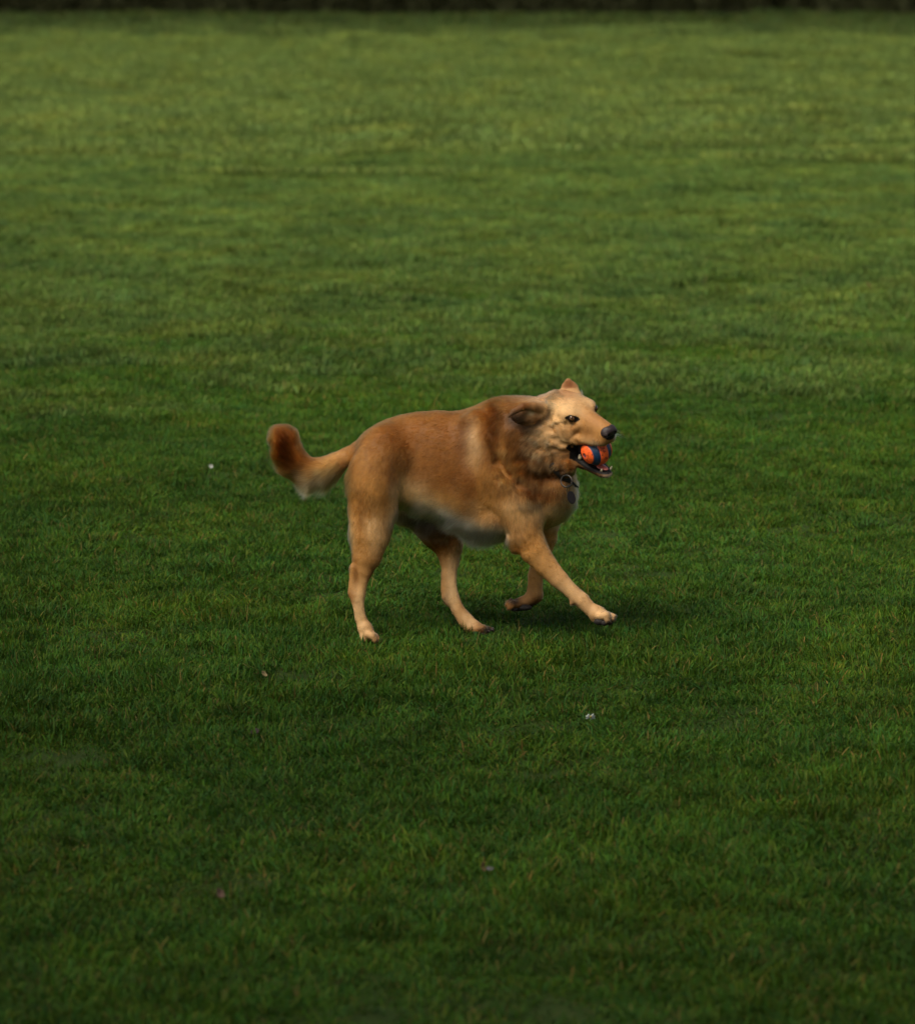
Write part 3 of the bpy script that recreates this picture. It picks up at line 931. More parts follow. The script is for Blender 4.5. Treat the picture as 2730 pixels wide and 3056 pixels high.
# direction field: (zx, zy, dx, dz) with dz up
DF = [(760, 250, -1, -.12), (1000, 260, -1, -.25), (560, 340, -1, -.6), (620, 450, -.6, -.8), (820, 450, -1, -.35), (950, 520, -1, -.45),
      (800, 620, -1, -.45), (980, 700, -.9, -.5), (860, 730, -.6, -.9), (1000, 780, -.45, -1), (1120, 810, -.4, -1), (740, 640, -.3, -1),
      (560, 600, -.15, -1), (470, 560, -.25, -1), (450, 760, -.35, -1), (560, 780, -.1, -1), (520, 900, -.15, -1), (500, 1050, 0, -1),
      (510, 1180, .15, -1), (560, 1240, .8, -.6), (680, 620, -.1, -1), (860, 820, .1, -1), (910, 920, 0, -1), (920, 1050, .2, -1),
      (1000, 1180, .7, -.7), (1070, 1200, 1, -.4), (1050, 330, -.7, -.7), (1090, 500, -.3, -1), (1200, 620, -.1, -1), (1260, 740, .1, -1),
      (1320, 880, .6, -.8), (1430, 1010, .65, -.75), (1530, 1090, .7, -.7), (1620, 1140, 1, -.2), (1340, 800, .1, -1), (1300, 950, 0, -1),
      (1300, 1040, -.3, -1), (1220, 1100, -1, -.2), (1110, 180, -1, -.3), (1110, 350, -.5, -1), (1200, 250, -.9, -.5), (1200, 420, -.6, -1),
      (1300, 180, -1, -.05), (1280, 330, -.9, -.6), (1300, 460, -.7, -.9), (1330, 560, -.4, -1), (1400, 470, -.8, -.8), (1420, 560, -.1, -1),
      (1470, 620, .1, -1), (1420, 700, -.2, -1), (1380, 760, -.1, -1),
      (470, 430, -1, -.3), (420, 450, -1, -.4), (350, 470, -1, -.35), (300, 560, -1, -.12), (230, 570, -1, .1), (390, 520, -.9, -.7), (270, 500, -1, .0), (210, 530, -.9, .35), (200, 440, -.45, .95),
      (130, 440, -.3, 1), (170, 360, -.35, 1), (150, 300, -.6, .7), (110, 320, -.7, -.2)]
DF = np.array(DF, float)
wsum = np.zeros(NH); dvec = np.zeros((NH, 3))
for bx, by, dx, dz in DF:
    d2 = ((zx - bx) ** 2 + (zy - by) ** 2) / 60.0 ** 2 + .15
    w = 1 / d2 ** 2.2
    nn = math.hypot(dx, dz)
    wsum += w; dvec[:, 0] += w * dx / nn; dvec[:, 2] += w * dz / nn
dvec /= wsum[:, None]
# head: hair streams from the nose back over the skull and down the cheeks
f, l, u = headc(root).T
hw = smoothstep(-11, -7, f) * (np.abs(l) < 7.5) * smoothstep(-17, -15, u)
hd = -HF[None] * 1.0 + HL[None] * (np.sign(l) * .35 * smoothstep(0, 3, np.abs(l)))[:, None] - HU[None] * (.55 * smoothstep(0, -8, u))[:, None]
hd /= np.linalg.norm(hd, axis=1, keepdims=True)
dvec = dvec * (1 - hw[:, None]) + hd * hw[:, None]
# coarse whorls
for a_, sc_, amp in ((0, 16, .35), (1, 16, .35), (2, 16, .35), (0, 45, .25), (1, 45, .25), (2, 45, .25)):
    dvec[:, a_] += (vnoise(root, sc_, 20 + a_ + int(sc_)) - .5) * amp * (1 - .4 * hw)
dvec += rng.normal(0, .10, dvec.shape)
tang = dvec - nrm * np.einsum('ij,ij->i', dvec, nrm)[:, None]
tang /= np.linalg.norm(tang, axis=1, keepdims=True) + 1e-9

# length field in metres
LB = [(900, 740, 200, 50, .034), (1060, 795, 120, 40, .040), (780, 670, 60, 40, .034), (690, 690, 30, 80, .022), (450, 790, 30, 120, .022),
      (330, 560, 110, 60, .050), (190, 480, 90, 100, .032), (150, 330, 80, 50, .024), (395, 500, 60, 50, .042), (1260, 420, 150, 200, .028),
      (1330, 590, 130, 50, .032), (1150, 250, 90, 120, .022), (1470, 640, 50, 130, .022), (1400, 470, 80, 60, .028), (215, 545, 70, 46, .014), (400, 520, 50, 40, .045)]
hl = .0105 - .0038 * smoothstep(720, 960, zy)
for bx, by, rx, ry, ln in LB:
    g = np.exp(-(((zx - bx) / rx) ** 2 + ((zy - by) / ry) ** 2))
    hl = hl * (1 - g) + ln * g
hl = np.where((root[:, 1] > .045) & (zy > 700), np.minimum(hl, .010), hl)
hl = hl * (1 - hw) + hw * (.0062 + .011 * smoothstep(-2, -8, f) + .006 * smoothstep(-8, -13, u) * (f < 2))
hl = hl * (1 - .32 * hw * smoothstep(0, 5, f))
earz = (np.exp(-(((zx - 1462) / 62) ** 2 + ((zy - 110) / 58) ** 2)) > .38)
hl[earz] = .004
near_ear = (zx > 1165) & (zx < 1345) & (zy > 175) & (zy < 300) & (root[:, 1] < -.07)
hl[near_ear] = .006
hl *= .65 + .6 * rng.random(NH)
long_ = smoothstep(.016, .04, hl)
lift = np.tan(np.radians(13 + 12 * rng.random(NH) + 6 * long_))
fly = (rng.random(NH) < .04) & (zy < 900)
lift = np.where(fly, lift * 2.1, lift); hl = np.where(fly & (hw < .5), hl * 1.1, hl)
lift = np.where(hw > .5, lift * .75, lift * (.7 + .3 * long_))
# clumping: strands lean to their clump's shared direction
cl = np.stack([vnoise(root, 110, 40 + i) for i in range(3)], 1) - .5
NP = 5
pts = np.zeros((NH, NP, 3))
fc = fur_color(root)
grav = np.array([0, 0, -1.0])
pos = root - nrm * .0008
pts[:, 0] = pos
for i in range(1, NP):
    t = i / (NP - 1)
    d = tang + nrm * (lift * (1.25 - 1.1 * t))[:, None] + cl * (t * (.32 + .25 * hw + 1.05 * long_) * (1 - .6 * (zx < 430)))[:, None] + grav * (t * .5 * long_)[:, None]
    d /= np.linalg.norm(d, axis=1, keepdims=True)
    pos = pos + d * (hl / (NP - 1))[:, None]
    pts[:, i] = pos
cj = fc * (0.62 + .5 * rng.random((NH, 1)) + .3 * smoothstep(.25, .75, vnoise(root, 190, 61))[:, None])
cj = np.where(rng.random((NH, 1)) < .06, cj * .5, cj)
lightn = (rng.random((NH, 1)) < .08)
cj = np.where(lightn, cj * .8 + PALE * .2, cj)
rad = np.zeros((NH, NP)) + np.array([1.0, .95, .8, .55, .15])
rad *= (0.00014 + .00009 * rng.random(NH))[:, None]

# whiskers on the muzzle
WN = 26
wr = []; wd = []
for i in range(WN):
    s = -1 if i % 2 else 1
    a = H(5.2 + 2.2 * rng.random(), s * (2.1 + .3 * rng.random()), -3.0 - 1.3 * rng.random())
    wr.append(a); d = HF * (.6 + .4 * rng.random()) + HL * s * (.9) + HU * (rng.random() - .6) * .8
    wd.append(d / np.linalg.norm(d))
wr, wd = np.array(wr), np.array(wd)
wp = np.stack([wr + wd * (.032 * t) + grav * (.006 * t * t) for t in (0, .25, .5, .75, 1)], 1)
pts = np.concatenate([pts, wp]); rad = np.concatenate([rad, np.tile(np.array([.00022, .0002, .00016, .0001, .00004]), (WN, 1))])
cj = np.concatenate([cj, np.tile(WHITE, (WN, 1))])

m_fur = bpy.data.materials.new('dog_fur'); m_fur.use_nodes = True
nt = m_fur.node_tree
nt.nodes.remove(nt.nodes['Principled BSDF'])
hb_ = nt.nodes.new('ShaderNodeBsdfHairPrincipled')
hb_.parametrization = 'COLOR'
at = nt.nodes.new('ShaderNodeAttribute'); at.attribute_name = 'Col'
nt.links.new(at.outputs['Color'], hb_.inputs['Color'])
hb_.inputs['Roughness'].default_value = .42
hb_.inputs['Radial Roughness'].default_value = .6
hb_.inputs['Coat'].default_value = 0.0
hb_.inputs['IOR'].default_value = 1.1
nt.links.new(hb_.outputs[0], nt.nodes['Material Output'].inputs['Surface'])

cu = bpy.data.hair_curves.new('fur')
cu.add_curves([NP] * len(pts))
cu.attributes['position'].data.foreach_set('vector', pts.astype(np.float32).ravel())
ra = cu.attributes.get('radius') or cu.attributes.new('radius', 'FLOAT', 'POINT')
ra.data.foreach_set('value', rad.astype(np.float32).ravel())
ca = cu.attributes.new('Col', 'FLOAT_COLOR', 'CURVE')
c4 = np.ones((len(pts), 4), np.float32); c4[:, :3] = np.clip(cj, 0, 1)
ca.data.foreach_set('color', c4.ravel())
cu.materials.append(m_fur)
fur = bpy.data.objects.new('fur', cu)
COL.objects.link(fur); fur.parent = dog; fur.matrix_parent_inverse = Matrix.Translation(dog.location).inverted()


# ------------------------------------------------------------------ small shapes
def uv_sphere(c, r, nu=32, nv=20, M=None, fn=None):
    vs = []; fs = []
    for j in range(nv + 1):
        th = math.pi * j / nv
        for i in range(nu):
            ph = 2 * math.pi * i / nu
            q = np.array([math.sin(th) * math.cos(ph), math.sin(th) * math.sin(ph), math.cos(th)])
            if fn is not None: q = fn(q)
            q = q * np.asarray(r)
            if M is not None: q = q @ M
            vs.append(np.asarray(c) + q)
    for j in range(nv):
        for i in range(nu):
            a = j * nu + i; b2 = j * nu + (i + 1) % nu
            fs.append((a, a + nu, b2 + nu, b2))
    return np.array(vs), fs


def tube(path, rad, n=10, closed=False, flat=None):
    path = np.asarray(path, float); vs = []; fs = []
    m = len(path)
    up = np.array([.13, .27, .95])
    for i in range(m):
        a = path[(i - 1) % m] if (closed or i) else path[0]
        b2 = path[(i + 1) % m] if (closed or i < m - 1) else path[-1]
        t = b2 - a; t /= np.linalg.norm(t) + 1e-12
        x = np.cross(up, t); x /= np.linalg.norm(x); y = np.cross(t, x)
        r = rad[i] if hasattr(rad, '__len__') else rad
        for k in range(n):
            an = 2 * math.pi * k / n
            vs.append(path[i] + (x * math.cos(an) + y * math.sin(an)) * r)
    for i in range(m if closed else m - 1):
        for k in range(n):
            a = i * n + k; b2 = i * n + (k + 1) % n; c = ((i + 1) % m) * n + (k + 1) % n; d = ((i + 1) % m) * n + k
            fs.append((a, b2, c, d))
    if not closed:
        fs.append(tuple(range(n))[::-1]); fs.append(tuple((m - 1) * n + k for k in range(n)))
    return np.array(vs), fs


# eyes -----------------------------------------------------------------
m_eye, nt, b = new_mat('eye_surface')
b.inputs['Roughness'].default_value = 0.14
b.inputs['Specular IOR Level'].default_value = .35
b.inputs['Coat Weight'].default_value = 0.3
at = nt.nodes.new('ShaderNodeAttribute'); at.attribute_name = 'Col'
nt.links.new(at.outputs['Color'], b.inputs['Base Color'])
for s in (-1, 1):
    c = EYES[s]
    gaze = np.array([.06, -1, .16]) if s < 0 else (HF * .80 + HL * .35)
    gaze = gaze / np.linalg.norm(gaze)
    vs, fs = uv_sphere(c, .0104, 64, 48)
    dt = ((vs - c) / .0104) @ gaze
    ang = np.degrees(np.arccos(np.clip(dt, -1, 1)))
    colr = np.tile(np.array([.012, .007, .005]), (len(vs), 1))
    colr[ang < 29] = (.06, .03, .012)
    colr[ang < 27] = (.15, .065, .014)
    colr[ang < 22] = (.075, .03, .008)
    colr[ang < 12] = (.003, .003, .003)
    mesh_obj('eye', vs, fs, m_eye, dog, col=colr)

# nose -------------------------------------------------------------------
NF = Field(np.arange(-2.2, 2.2, .055), np.arange(-2.6, 2.6, .055), np.arange(-2.4, 2.4, .055))
NF.ell((0, 0, 0), (1.25, 1.75, 1.25), None, 0)
NF.ell((.15, 0, .35), (1.15, 1.6, .95), None, .3)
NF.ell((-.1, 0, -1.0), (.9, .8, .9), None, .4)
for s in (-1, 1):
    NF.ell((.35, s * 1.05, -.15), (.95, .72, .75), None, .25)
    NF.ell((1.25, s * .85, -.2), (.5, .36, .38), None, .12, 'sub')
    NF.ell((.85, s * 1.55, -.45), (.6, .35, .2), None, .1, 'sub')
NF.cone((1.4, 0, .2), (1.1, 0, -1.6), .09, .09, .1, 1.0, 'sub')
nv, nq = NF.mesh(); nv = relax(nv, nq, 1)
NVn = vnormals(nv, nq)
if np.einsum('ij,ij->i', NVn, nv).mean() < 0: nq = nq[:, ::-1].copy()
m_nose = simple_mat('nose_leather', (.020, .010, .011), .5, .5, .35, 420, bump=.6)
mesh_obj('nose', H(8.2, 0, -1.8) + (nv * .0122) @ HM, nq, m_nose, dog)

# tongue, teeth ----------------------------------------------------------
m_tongue = simple_mat('tongue', (.42, .12, .10), .35, .5, .15, 200)
vs, fs = uv_sphere(H(4.9, 0, -12.55), (.026, .0105, .0042), 28, 16, HM)
mesh_obj('tongue', vs, fs, m_tongue, dog)
m_tooth = simple_mat('tooth_enamel', (.72, .62, .44), .3, .5, .1, 200)


def tooth(a, b2, r):
    a, b2 = np.array(a, float), np.array(b2, float)
    path = [a * (1 - t) + b2 * t for t in (0, .35, .7, .92, 1)]
    vs, fs = tube(path, [r, r * .95, r * .65, r * .32, r * .05], 10)
    mesh_obj('tooth', vs, fs, m_tooth, dog)


tooth(H(6.4, -1.05, -12.9), H(6.8, -1.25, -12.0), .0030)
tooth(H(7.3, 1.05, -12.9), H(7.7, 1.25, -11.9), .0030)
tooth(H(.3, -2.3, -11.2), H(.3, -2.45, -9.9), .0050)

# claws ------------------------------------------------------------------
m_claw = simple_mat('claw_horn', (.05, .035, .028), .35, .5, .3, 300)


def claw(a, b2, r=.0032):
    a, b2 = np.array(a, float), np.array(b2, float)
    mid_ = (a + b2) / 2 + np.array([0, 0, .0018])
    vs, fs = tube([a, mid_, b2], [r, r * .8, r * .15], 8)
    mesh_obj('claw', vs, fs, m_claw, dog)


for (dy, ex, ez) in ((-.025, 1078, 1224), (-.010, 1096, 1218), (.008, 1098, 1212), (.022, 1080, 1206)):
    claw(Q(ex + 2, ez - 6, .043 + dy), Q(ex + 20, ez + 4, .043 + dy))
for (dy, ex, ez) in ((-.025, 1628, 1176), (-.010, 1648, 1166), (.008, 1654, 1152), (.022, 1640, 1146)):
    claw(Q(ex + 2, ez - 4, -.112 + dy), Q(ex + 18, ez + 6, -.112 + dy))
for (dy, ex, ez) in ((-.024, 574, 1262), (-.009, 590, 1262), (.008, 592, 1256), (.022, 578, 1252)):
    claw(Q(ex + 2, ez - 4, -.091 + dy), Q(ex + 15, ez + 5, -.091 + dy))
for (dy, ex, ez) in ((-.022, 1184, 1112), (-.008, 1176, 1100), (.007, 1180, 1090), (.020, 1192, 1084)):
    claw(Q(ex - 2, ez + 4, .076 + dy), Q(ex - 12, ez + 12, .076 + dy))

m_pad = simple_mat('pad_skin', (.014, .011, .010), .75, .3, .4, 260, bump=.6)
for (qx, qy, qY, r_) in ((1592, 1176, -.125, (.015, .010, .009)), (1612, 1182, -.132, (.009, .007, .007)), (1634, 1180, -.122, (.010, .007, .007)), (1646, 1168, -.108, (.009, .007, .006)),
                         (1045, 1226, .030, (.016, .011, .009)), (1072, 1228, .020, (.010, .007, .007)), (1090, 1224, .034, (.010, .007, .007)),
                         (1250, 1112, .066, (.019, .011, .008)), (1205, 1118, .060, (.010, .007, .007)), (1188, 1112, .074, (.009, .007, .007))):
    vs, fs = uv_sphere(Q(qx, qy, qY), r_, 20, 12)
    mesh_obj('paw_pad', vs, fs, m_pad, dog)

# collar with ring and tag -------------------------------------------------
m_collar = simple_mat('collar_webbing', (.018, .014, .012), .7, .3, .3, 500, bump=.5)
m_metal = simple_mat('dark_metal', (.05, .045, .04), .35, .5, .2, 200, metal=1.0)
m_tag = simple_mat('tag_metal', (.045, .036, .034), .34, .5, .25, 240, metal=.9)
vs = []; fs = []
NC = 72
for i in range(NC):
    a = 2 * math.pi * i / NC
    dirv = (e1 * math.cos(a) + e2 * math.sin(a)) * (CR[i] - (.0015 if math.cos(a) > .80 else .014))
    n_ = dirv / np.linalg.norm(dirv)
    for (rr, ww) in ((0, -.0085), (.0022, -.008), (.0022, .008), (0, .0085), (-.0012, .008), (-.0012, -.008)):
        vs.append(cc_ + dirv + n_ * rr + e3 * ww)
for i in range(NC):
    for k in range(6):
        a = i * 6 + k; b2 = i * 6 + (k + 1) % 6; c = ((i + 1) % NC) * 6 + (k + 1) % 6; d = ((i + 1) % NC) * 6 + k
        fs.append((a, b2, c, d))
collar = mesh_obj('collar', vs, fs, m_collar, dog)
rc = Q(1441, 540, -.145)
ra_ = QR(25)
path = [rc + np.array([math.cos(a) * ra_, math.sin(a) * .012, math.sin(a) * ra_ * .95]) for a in np.linspace(0, 2 * math.pi, 32, endpoint=False)]
vs, fs = tube(path, .0021, 8, closed=True)
mesh_obj('ring', vs, fs, m_metal, collar)
path = [Q(1449, 578, -.148) + np.array([math.cos(a) * .003, 0, math.sin(a) * .011]) for a in np.linspace(0, 2 * math.pi, 20, endpoint=False)]
vs, fs = tube(path, .0009, 6, closed=True)
mesh_obj('split_link', vs, fs, m_metal, collar)
tc_ = Q(1463, 614, -.15)
tu = np.array([.30, .0, -.95]); tu /= np.linalg.norm(tu)
tn = np.array([.55, -.83, .1]); tn -= tu * (tn @ tu); tn /= np.linalg.norm(tn)
tw = np.cross(tn, tu)
vs = []; fs = []
NT = 28
for (off, s_) in ((-.0011, .9), (-.0006, 1), (.0006, 1), (.0011, .9)):
    for i in range(NT):
        a = 2 * math.pi * i / NT
        vs.append(tc_ + tu * math.cos(a) * .0158 * s_ + tw * math.sin(a) * .0115 * s_ + tn * off)
for j in range(3):
    for i in range(NT):
        a = j * NT + i; b2 = j * NT + (i + 1) % NT
        fs.append((a, b2, b2 + NT, a + NT))
fs.append(tuple(range(NT))[::-1]); fs.append(tuple(3 * NT + i for i in range(NT)))
mesh_obj('name_tag', vs, fs, m_tag, collar, smooth=False)

# ------------------------------------------------------------------ the ball
m_ball, nt, b = new_mat('ball_rubber')
b.inputs['Roughness'].default_value = .5
b.inputs['Specular IOR Level'].default_value = .45
at = nt.nodes.new('ShaderNodeAttribute'); at.attribute_name = 'band'
tcn = nt.nodes.new('ShaderNodeTexCoord')
nz = nt.nodes.new('ShaderNodeTexNoise'); nz.inputs['Scale'].default_value = 160; nz.inputs['Detail'].default_value = 6
nt.links.new(tcn.outputs['Object'], nz.inputs['Vector'])
mr = nt.nodes.new('ShaderNodeMapRange'); mr.inputs['From Min'].default_value = .53; mr.inputs['From Max'].default_value = .72
nt.links.new(nz.outputs['Fac'], mr.inputs['Value'])
mo = nt.nodes.new('ShaderNodeMix'); mo.data_type = 'RGBA'
mo.inputs['A'].default_value = (.88, .125, .02, 1); mo.inputs['B'].default_value = (.30, .05, .018, 1)
nt.links.new(mr.outputs[0], mo.inputs['Factor'])
mb = nt.nodes.new('ShaderNodeMix'); mb.data_type = 'RGBA'
nt.links.new(at.outputs['Fac'], mb.inputs['Factor'])
nt.links.new(mo.outputs['Result'], mb.inputs['A'])
mb.inputs['B'].default_value = (.008, .034, .085, 1)
nt.links.new(mb.outputs['Result'], b.inputs['Base Color'])
bp = nt.nodes.new('ShaderNodeBump'); bp.inputs['Strength'].default_value = .35; bp.inputs['Distance'].default_value = .0006
nt.links.new(nz.outputs['Fac'], bp.inputs['Height']); nt.links.new(bp.outputs[0], b.inputs['Normal'])
ax = np.array([-.80, -.52, -.30]); ax /= np.linalg.norm(ax)
by_ = np.cross(ax, [0, 0, 1.0]); by_ /= np.linalg.norm(by_); bz_ = np.cross(ax, by_)
BM = np.stack([by_, bz_, ax])


def ball_fn(q):
    t = q[2]
    inb = max(smoothstep(.355, .385, t) - smoothstep(.74, .77, t), smoothstep(-.62, -.59, t) - smoothstep(-.25, -.22, t), 0)
    k = 1 - .035 * inb
    if t > .985: k -= .05 * smoothstep(.985, .993, t)
    return q * k


vs, fs = uv_sphere((0, 0, 0), BALL_R, 96, 96, BM, ball_fn)
tt = (vs / np.linalg.norm(vs, axis=1, keepdims=True)) @ ax
band = np.maximum(smoothstep(.355, .385, tt) - smoothstep(.74, .77, tt), smoothstep(-.62, -.59, tt) - smoothstep(-.25, -.22, tt))
band = np.maximum(band, smoothstep(.984, .99, tt) * .8)
ball = mesh_obj('ball', vs, fs, m_ball)
a = ball.data.attributes.new('band', 'FLOAT', 'POINT'); a.data.foreach_set('value', band.astype(np.float32))
ball.location = BALL_C
tag(ball, 'orange rubber ball with dark blue bands held in the mouth of the dog', 'ball')
# lettering wrapped on the middle orange band, reading downwards
m_ink = simple_mat('moulded_lettering', (.20, .022, .012), .6, .3, .1, 100)


def wrap_text(body_txt, size, phi0, t0, name):
    fcu = bpy.data.curves.new(name, 'FONT'); fcu.body = body_txt; fcu.size = size; fcu.extrude = .0; fcu.space_character = 1.15
    fcu.offset = size * .012
    fo = bpy.data.objects.new(name, fcu); COL.objects.link(fo)
    bpy.context.view_layer.update()
    dg = bpy.context.evaluated_depsgraph_get()
    me = fo.evaluated_get(dg).to_mesh()
    vv = [v.co.copy() for v in me.vertices]; ff = [tuple(p.vertices) for p in me.polygons]
    fo.evaluated_get(dg).to_mesh_clear()
    bpy.data.objects.remove(fo); bpy.data.curves.remove(fcu)
    out = []
    for v in vv:
        ph = phi0 + v.x / BALL_R
        la = t0 + v.y / BALL_R
        # ph runs down the face of the ball around the axis, la towards +ax reversed
        d = down * math.sin(ph) + front * math.cos(ph)
        q = d * math.cos(la) - ax * math.sin(la)
        out.append(q * (BALL_R + .0004))
    return mesh_obj(name, np.array(out), ff, m_ink, ball, smooth=False)


front = np.array([.1, -1, 0.0]); front -= ax * (front @ ax); front /= np.linalg.norm(front)
down = np.cross(front, ax); down /= np.linalg.norm(down)
if down[2] > 0: down = -down
for nm, tx, sz, p0 in (('lettering', 'ULTRA', .0105, -.75),):
    o = wrap_text(tx, sz, p0, -.17, nm)
o_ = o
# round emblem below the word
em = []
for rr in (.0042, .0026):
    path = []
    for k in range(22):
        an = .6 + (2 * math.pi - 1.2) * k / 21
        ph = .62 + rr * math.cos(an) / BALL_R; la = -.05 + rr * math.sin(an) / BALL_R
        d = down * math.sin(ph) + front * math.cos(ph)
        path.append((d * math.cos(la) - ax * math.sin(la)) * (BALL_R + .0001))
    em.append(tube(path, .0004, 6))
vs = np.concatenate([em[0][0], em[1][0]]); n0 = len(em[0][0])
fs = em[0][1] + [tuple(i + n0 for i in f_) for f_ in em[1][1]]
mesh_obj('emblem', vs, fs, m_ink, ball)
for ch in ball.children:
    ch.matrix_parent_inverse = Matrix.Identity(4)

# ================================================================== FAR HEDGE
def leaf_cloud(name, cen, size, mat, parent, seed, flat=.5, col_a=(.05, .075, .02), col_b=(.09, .11, .03)):
    r = np.random.default_rng(seed)
    n = len(cen)
    a = r.normal(0, 1, (n, 3)); a /= np.linalg.norm(a, axis=1, keepdims=True)
    t = r.normal(0, 1, (n, 3)); b2 = np.cross(a, t); b2 /= np.linalg.norm(b2, axis=1, keepdims=True)
    s = size * (.6 + .8 * r.random((n, 1)))
    vs = np.stack([cen - a * s, cen + b2 * s * flat, cen + a * s, cen - b2 * s * flat], 1).reshape(-1, 3)
    fs = np.arange(n * 4).reshape(-1, 4)
    k = r.random((n, 1))
    c = np.array(col_a) * (1 - k) + np.array(col_b) * k
    return mesh_obj(name, vs, fs, mat, parent, smooth=False, col=np.repeat(c, 4, 0))


def leaf_mat(name):
    m, nt, b = new_mat(name)
    at = nt.nodes.new('ShaderNodeAttribute'); at.attribute_name = 'Col'
    nt.links.new(at.outputs['Color'], b.inputs['Base Color'])
    b.inputs['Roughness'].default_value = .8
    b.inputs['Specular IOR Level'].default_value = .1
    tr = nt.nodes.new('ShaderNodeBsdfTranslucent'); nt.links.new(at.outputs['Color'], tr.inputs['Color'])
    ms = nt.nodes.new('ShaderNodeMixShader'); ms.inputs[0].default_value = .3
    nt.links.new(b.outputs[0], ms.inputs[1]); nt.links.new(tr.outputs[0], ms.inputs[2])
    nt.links.new(ms.outputs[0], nt.nodes['Material Output'].inputs['Surface'])
    return m


m_leaf = leaf_mat('hedge_leaf')
m_bark = simple_mat('bark', (.07, .05, .035), .9, .2, .5, 12, bump=1)
HY = 70.0
hedge = bpy.data.objects.new('hedge', None); hedge.location = (0, HY, 0); COL.objects.link(hedge)
tag(hedge, 'dark hedge along the far edge of the field, a blurred strip at the top', 'hedge')
r = np.random.default_rng(5)
n = 105000
hx = r.uniform(-42, 42, n)
hh = 1.9 + .25 * np.sin(hx * .9) + .2 * np.sin(hx * 2.3 + 1)
hz = r.random(n) * hh
dep = .75 + .12 * np.sin(hx * 3.1 + hz * 2) + .1 * np.sin(hx * 7.3)
side = r.random(n)
hy = np.where(side < .7, -dep + r.random(n) * .25, r.uniform(-.8, .8, n))
hz = np.where(side >= .85, hh - r.random(n) * .15, hz)
leaf_cloud('foliage', np.stack([hx, HY + hy, np.maximum(hz, .02)], 1), .055, m_leaf, hedge, 6, col_a=(.006, .008, .002), col_b=(.012, .013, .003))
core = [(-42, HY - .45, .0), (42, HY - .45, .0), (42, HY + .45, 0), (-42, HY + .45, 0), (-42, HY - .4, 1.5), (42, HY - .4, 1.5), (42, HY + .4, 1.5), (-42, HY + .4, 1.5)]
mesh_obj('twig_core', core, [(0, 1, 5, 4), (1, 2, 6, 5), (2, 3, 7, 6), (3, 0, 4, 7), (4, 5, 6, 7)], simple_mat('dense_twigs', (.014, .016, .006), .95, .1, .4, 6), hedge, smooth=False)


# ================================================================== UNSEEN TREES ADDED BEHIND THE CAMERA (to shade the near lawn)
def tree(x, y, h, rad, seed, label, nleaf=26000):
    r = np.random.default_rng(seed)
    t = bpy.data.objects.new('tree', None); t.location = (x, y, 0); COL.objects.link(t)
    tag(t, label, 'tree', 'unseen trees added to shade the near lawn')
    o = np.array([x, y, 0.0])
    vs, fs = [], []

    def add(path, rr, n=9):
        v_, f_ = tube(path, rr, n)
        k = len(vs); fs.extend([tuple(q + k for q in ff) for ff in f_]); vs.extend(list(v_))
    top = h * .8
    add([o, o + (0.05, 0, h * .12), o + (.1, .1, h * .3), o + (.2, 0, h * .55), o + (.1, .1, top)], [.34, .27, .22, .14, .03], 12)
    tips = []
    for i in range(16):
        a = r.uniform(0, 2 * math.pi); z0 = h * r.uniform(.25, .65)
        L_ = rad * r.uniform(.55, .95)
        e = o + np.array([math.cos(a) * L_, math.sin(a) * L_, z0 + h * r.uniform(.05, .3)])
        m_ = (o + (0, 0, z0)) * .5 + e * .5 + np.array([0, 0, -.1 * L_ + .3])
        add([o + (.1, .05, z0), m_, e], [.10, .06, .015], 7); tips += [m_, e]
    mesh_obj('trunk', np.array(vs), fs, m_bark, t)
    cl = []
    for i in range(95):
        d = r.normal(0, 1, 3); d /= np.linalg.norm(d)
        q = o + np.array([0, 0, h * .62]) + d * np.array([rad, rad, h * .36]) * r.uniform(.35, .95)
        cl.append((q, r.uniform(.6, 1.3)))
    cl += [(q, .9) for q in tips]
    pts_ = []
    for i in range(nleaf):
        q, s = cl[r.integers(len(cl))]
        d = r.normal(0, 1, 3); d /= np.linalg.norm(d)
        pts_.append(q + d * s * r.random() ** .5 * np.array([1, 1, .7]))
    leaf_cloud('crown', np.array(pts_), .17, m_leaf, t, seed + 1, .6, (.035, .07, .014), (.08, .12, .025))
    return t


tree(-6.0, -13.0, 12.5, 4.8, 31, 'unseen leafy tree added to shade the lawn, nearest to the camera position')
tree(-12.5, -8.5, 15.5, 5.6, 47, 'unseen tall broad leafy tree added to shade the lawn, far to the left', 34000)
tree(1.5, -16.5, 11.5, 4.6, 59, 'unseen leafy tree added to shade the lawn, standing to the right')


# ================================================================== LITTER ON THE LAWN
def scrap(name, px, py, w, l, col_, label, cat, z=.022, curl=.5, rot=0.0, seed=0, tilt=.7):
    r = np.random.default_rng(seed)
    g = G(px, py)
    k = (CAM[2] - z) / CAM[2]
    c = np.array([g[0] * k, CAM[1] + (g[1] - CAM[1]) * k, z])
    nu, nv_ = 9, 7
    vs = []
    for i in range(nu):
        t = i / (nu - 1) * 2 - 1
        hw = w / 2 * math.sqrt(max(0.03, 1 - t * t)) * (1 + .18 * math.sin(5 * t + seed))
        for j in range(nv_):
            s = j / (nv_ - 1) * 2 - 1
            vs.append((t * l / 2, s * hw, curl * (t * t * l * .4 + s * s * hw * .8) + r.normal(0, w * .02)))
    vs = np.array(vs)
    fs = [(i * nv_ + j, (i + 1) * nv_ + j, (i + 1) * nv_ + j + 1, i * nv_ + j + 1) for i in range(nu - 1) for j in range(nv_ - 1)]
    M = np.array(Matrix.Rotation(rot, 3, 'Y') @ Matrix.Rotation(tilt, 3, 'X'))
    m = simple_mat(name + '_surface', col_, .7, .3, .25, 120)
    o = mesh_obj(name, vs @ M.T, fs, m)
    sd = o.modifiers.new('thickness', 'SOLIDIFY'); sd.thickness = .0006
    o.location = c
    tag(o, label, cat)
    return o


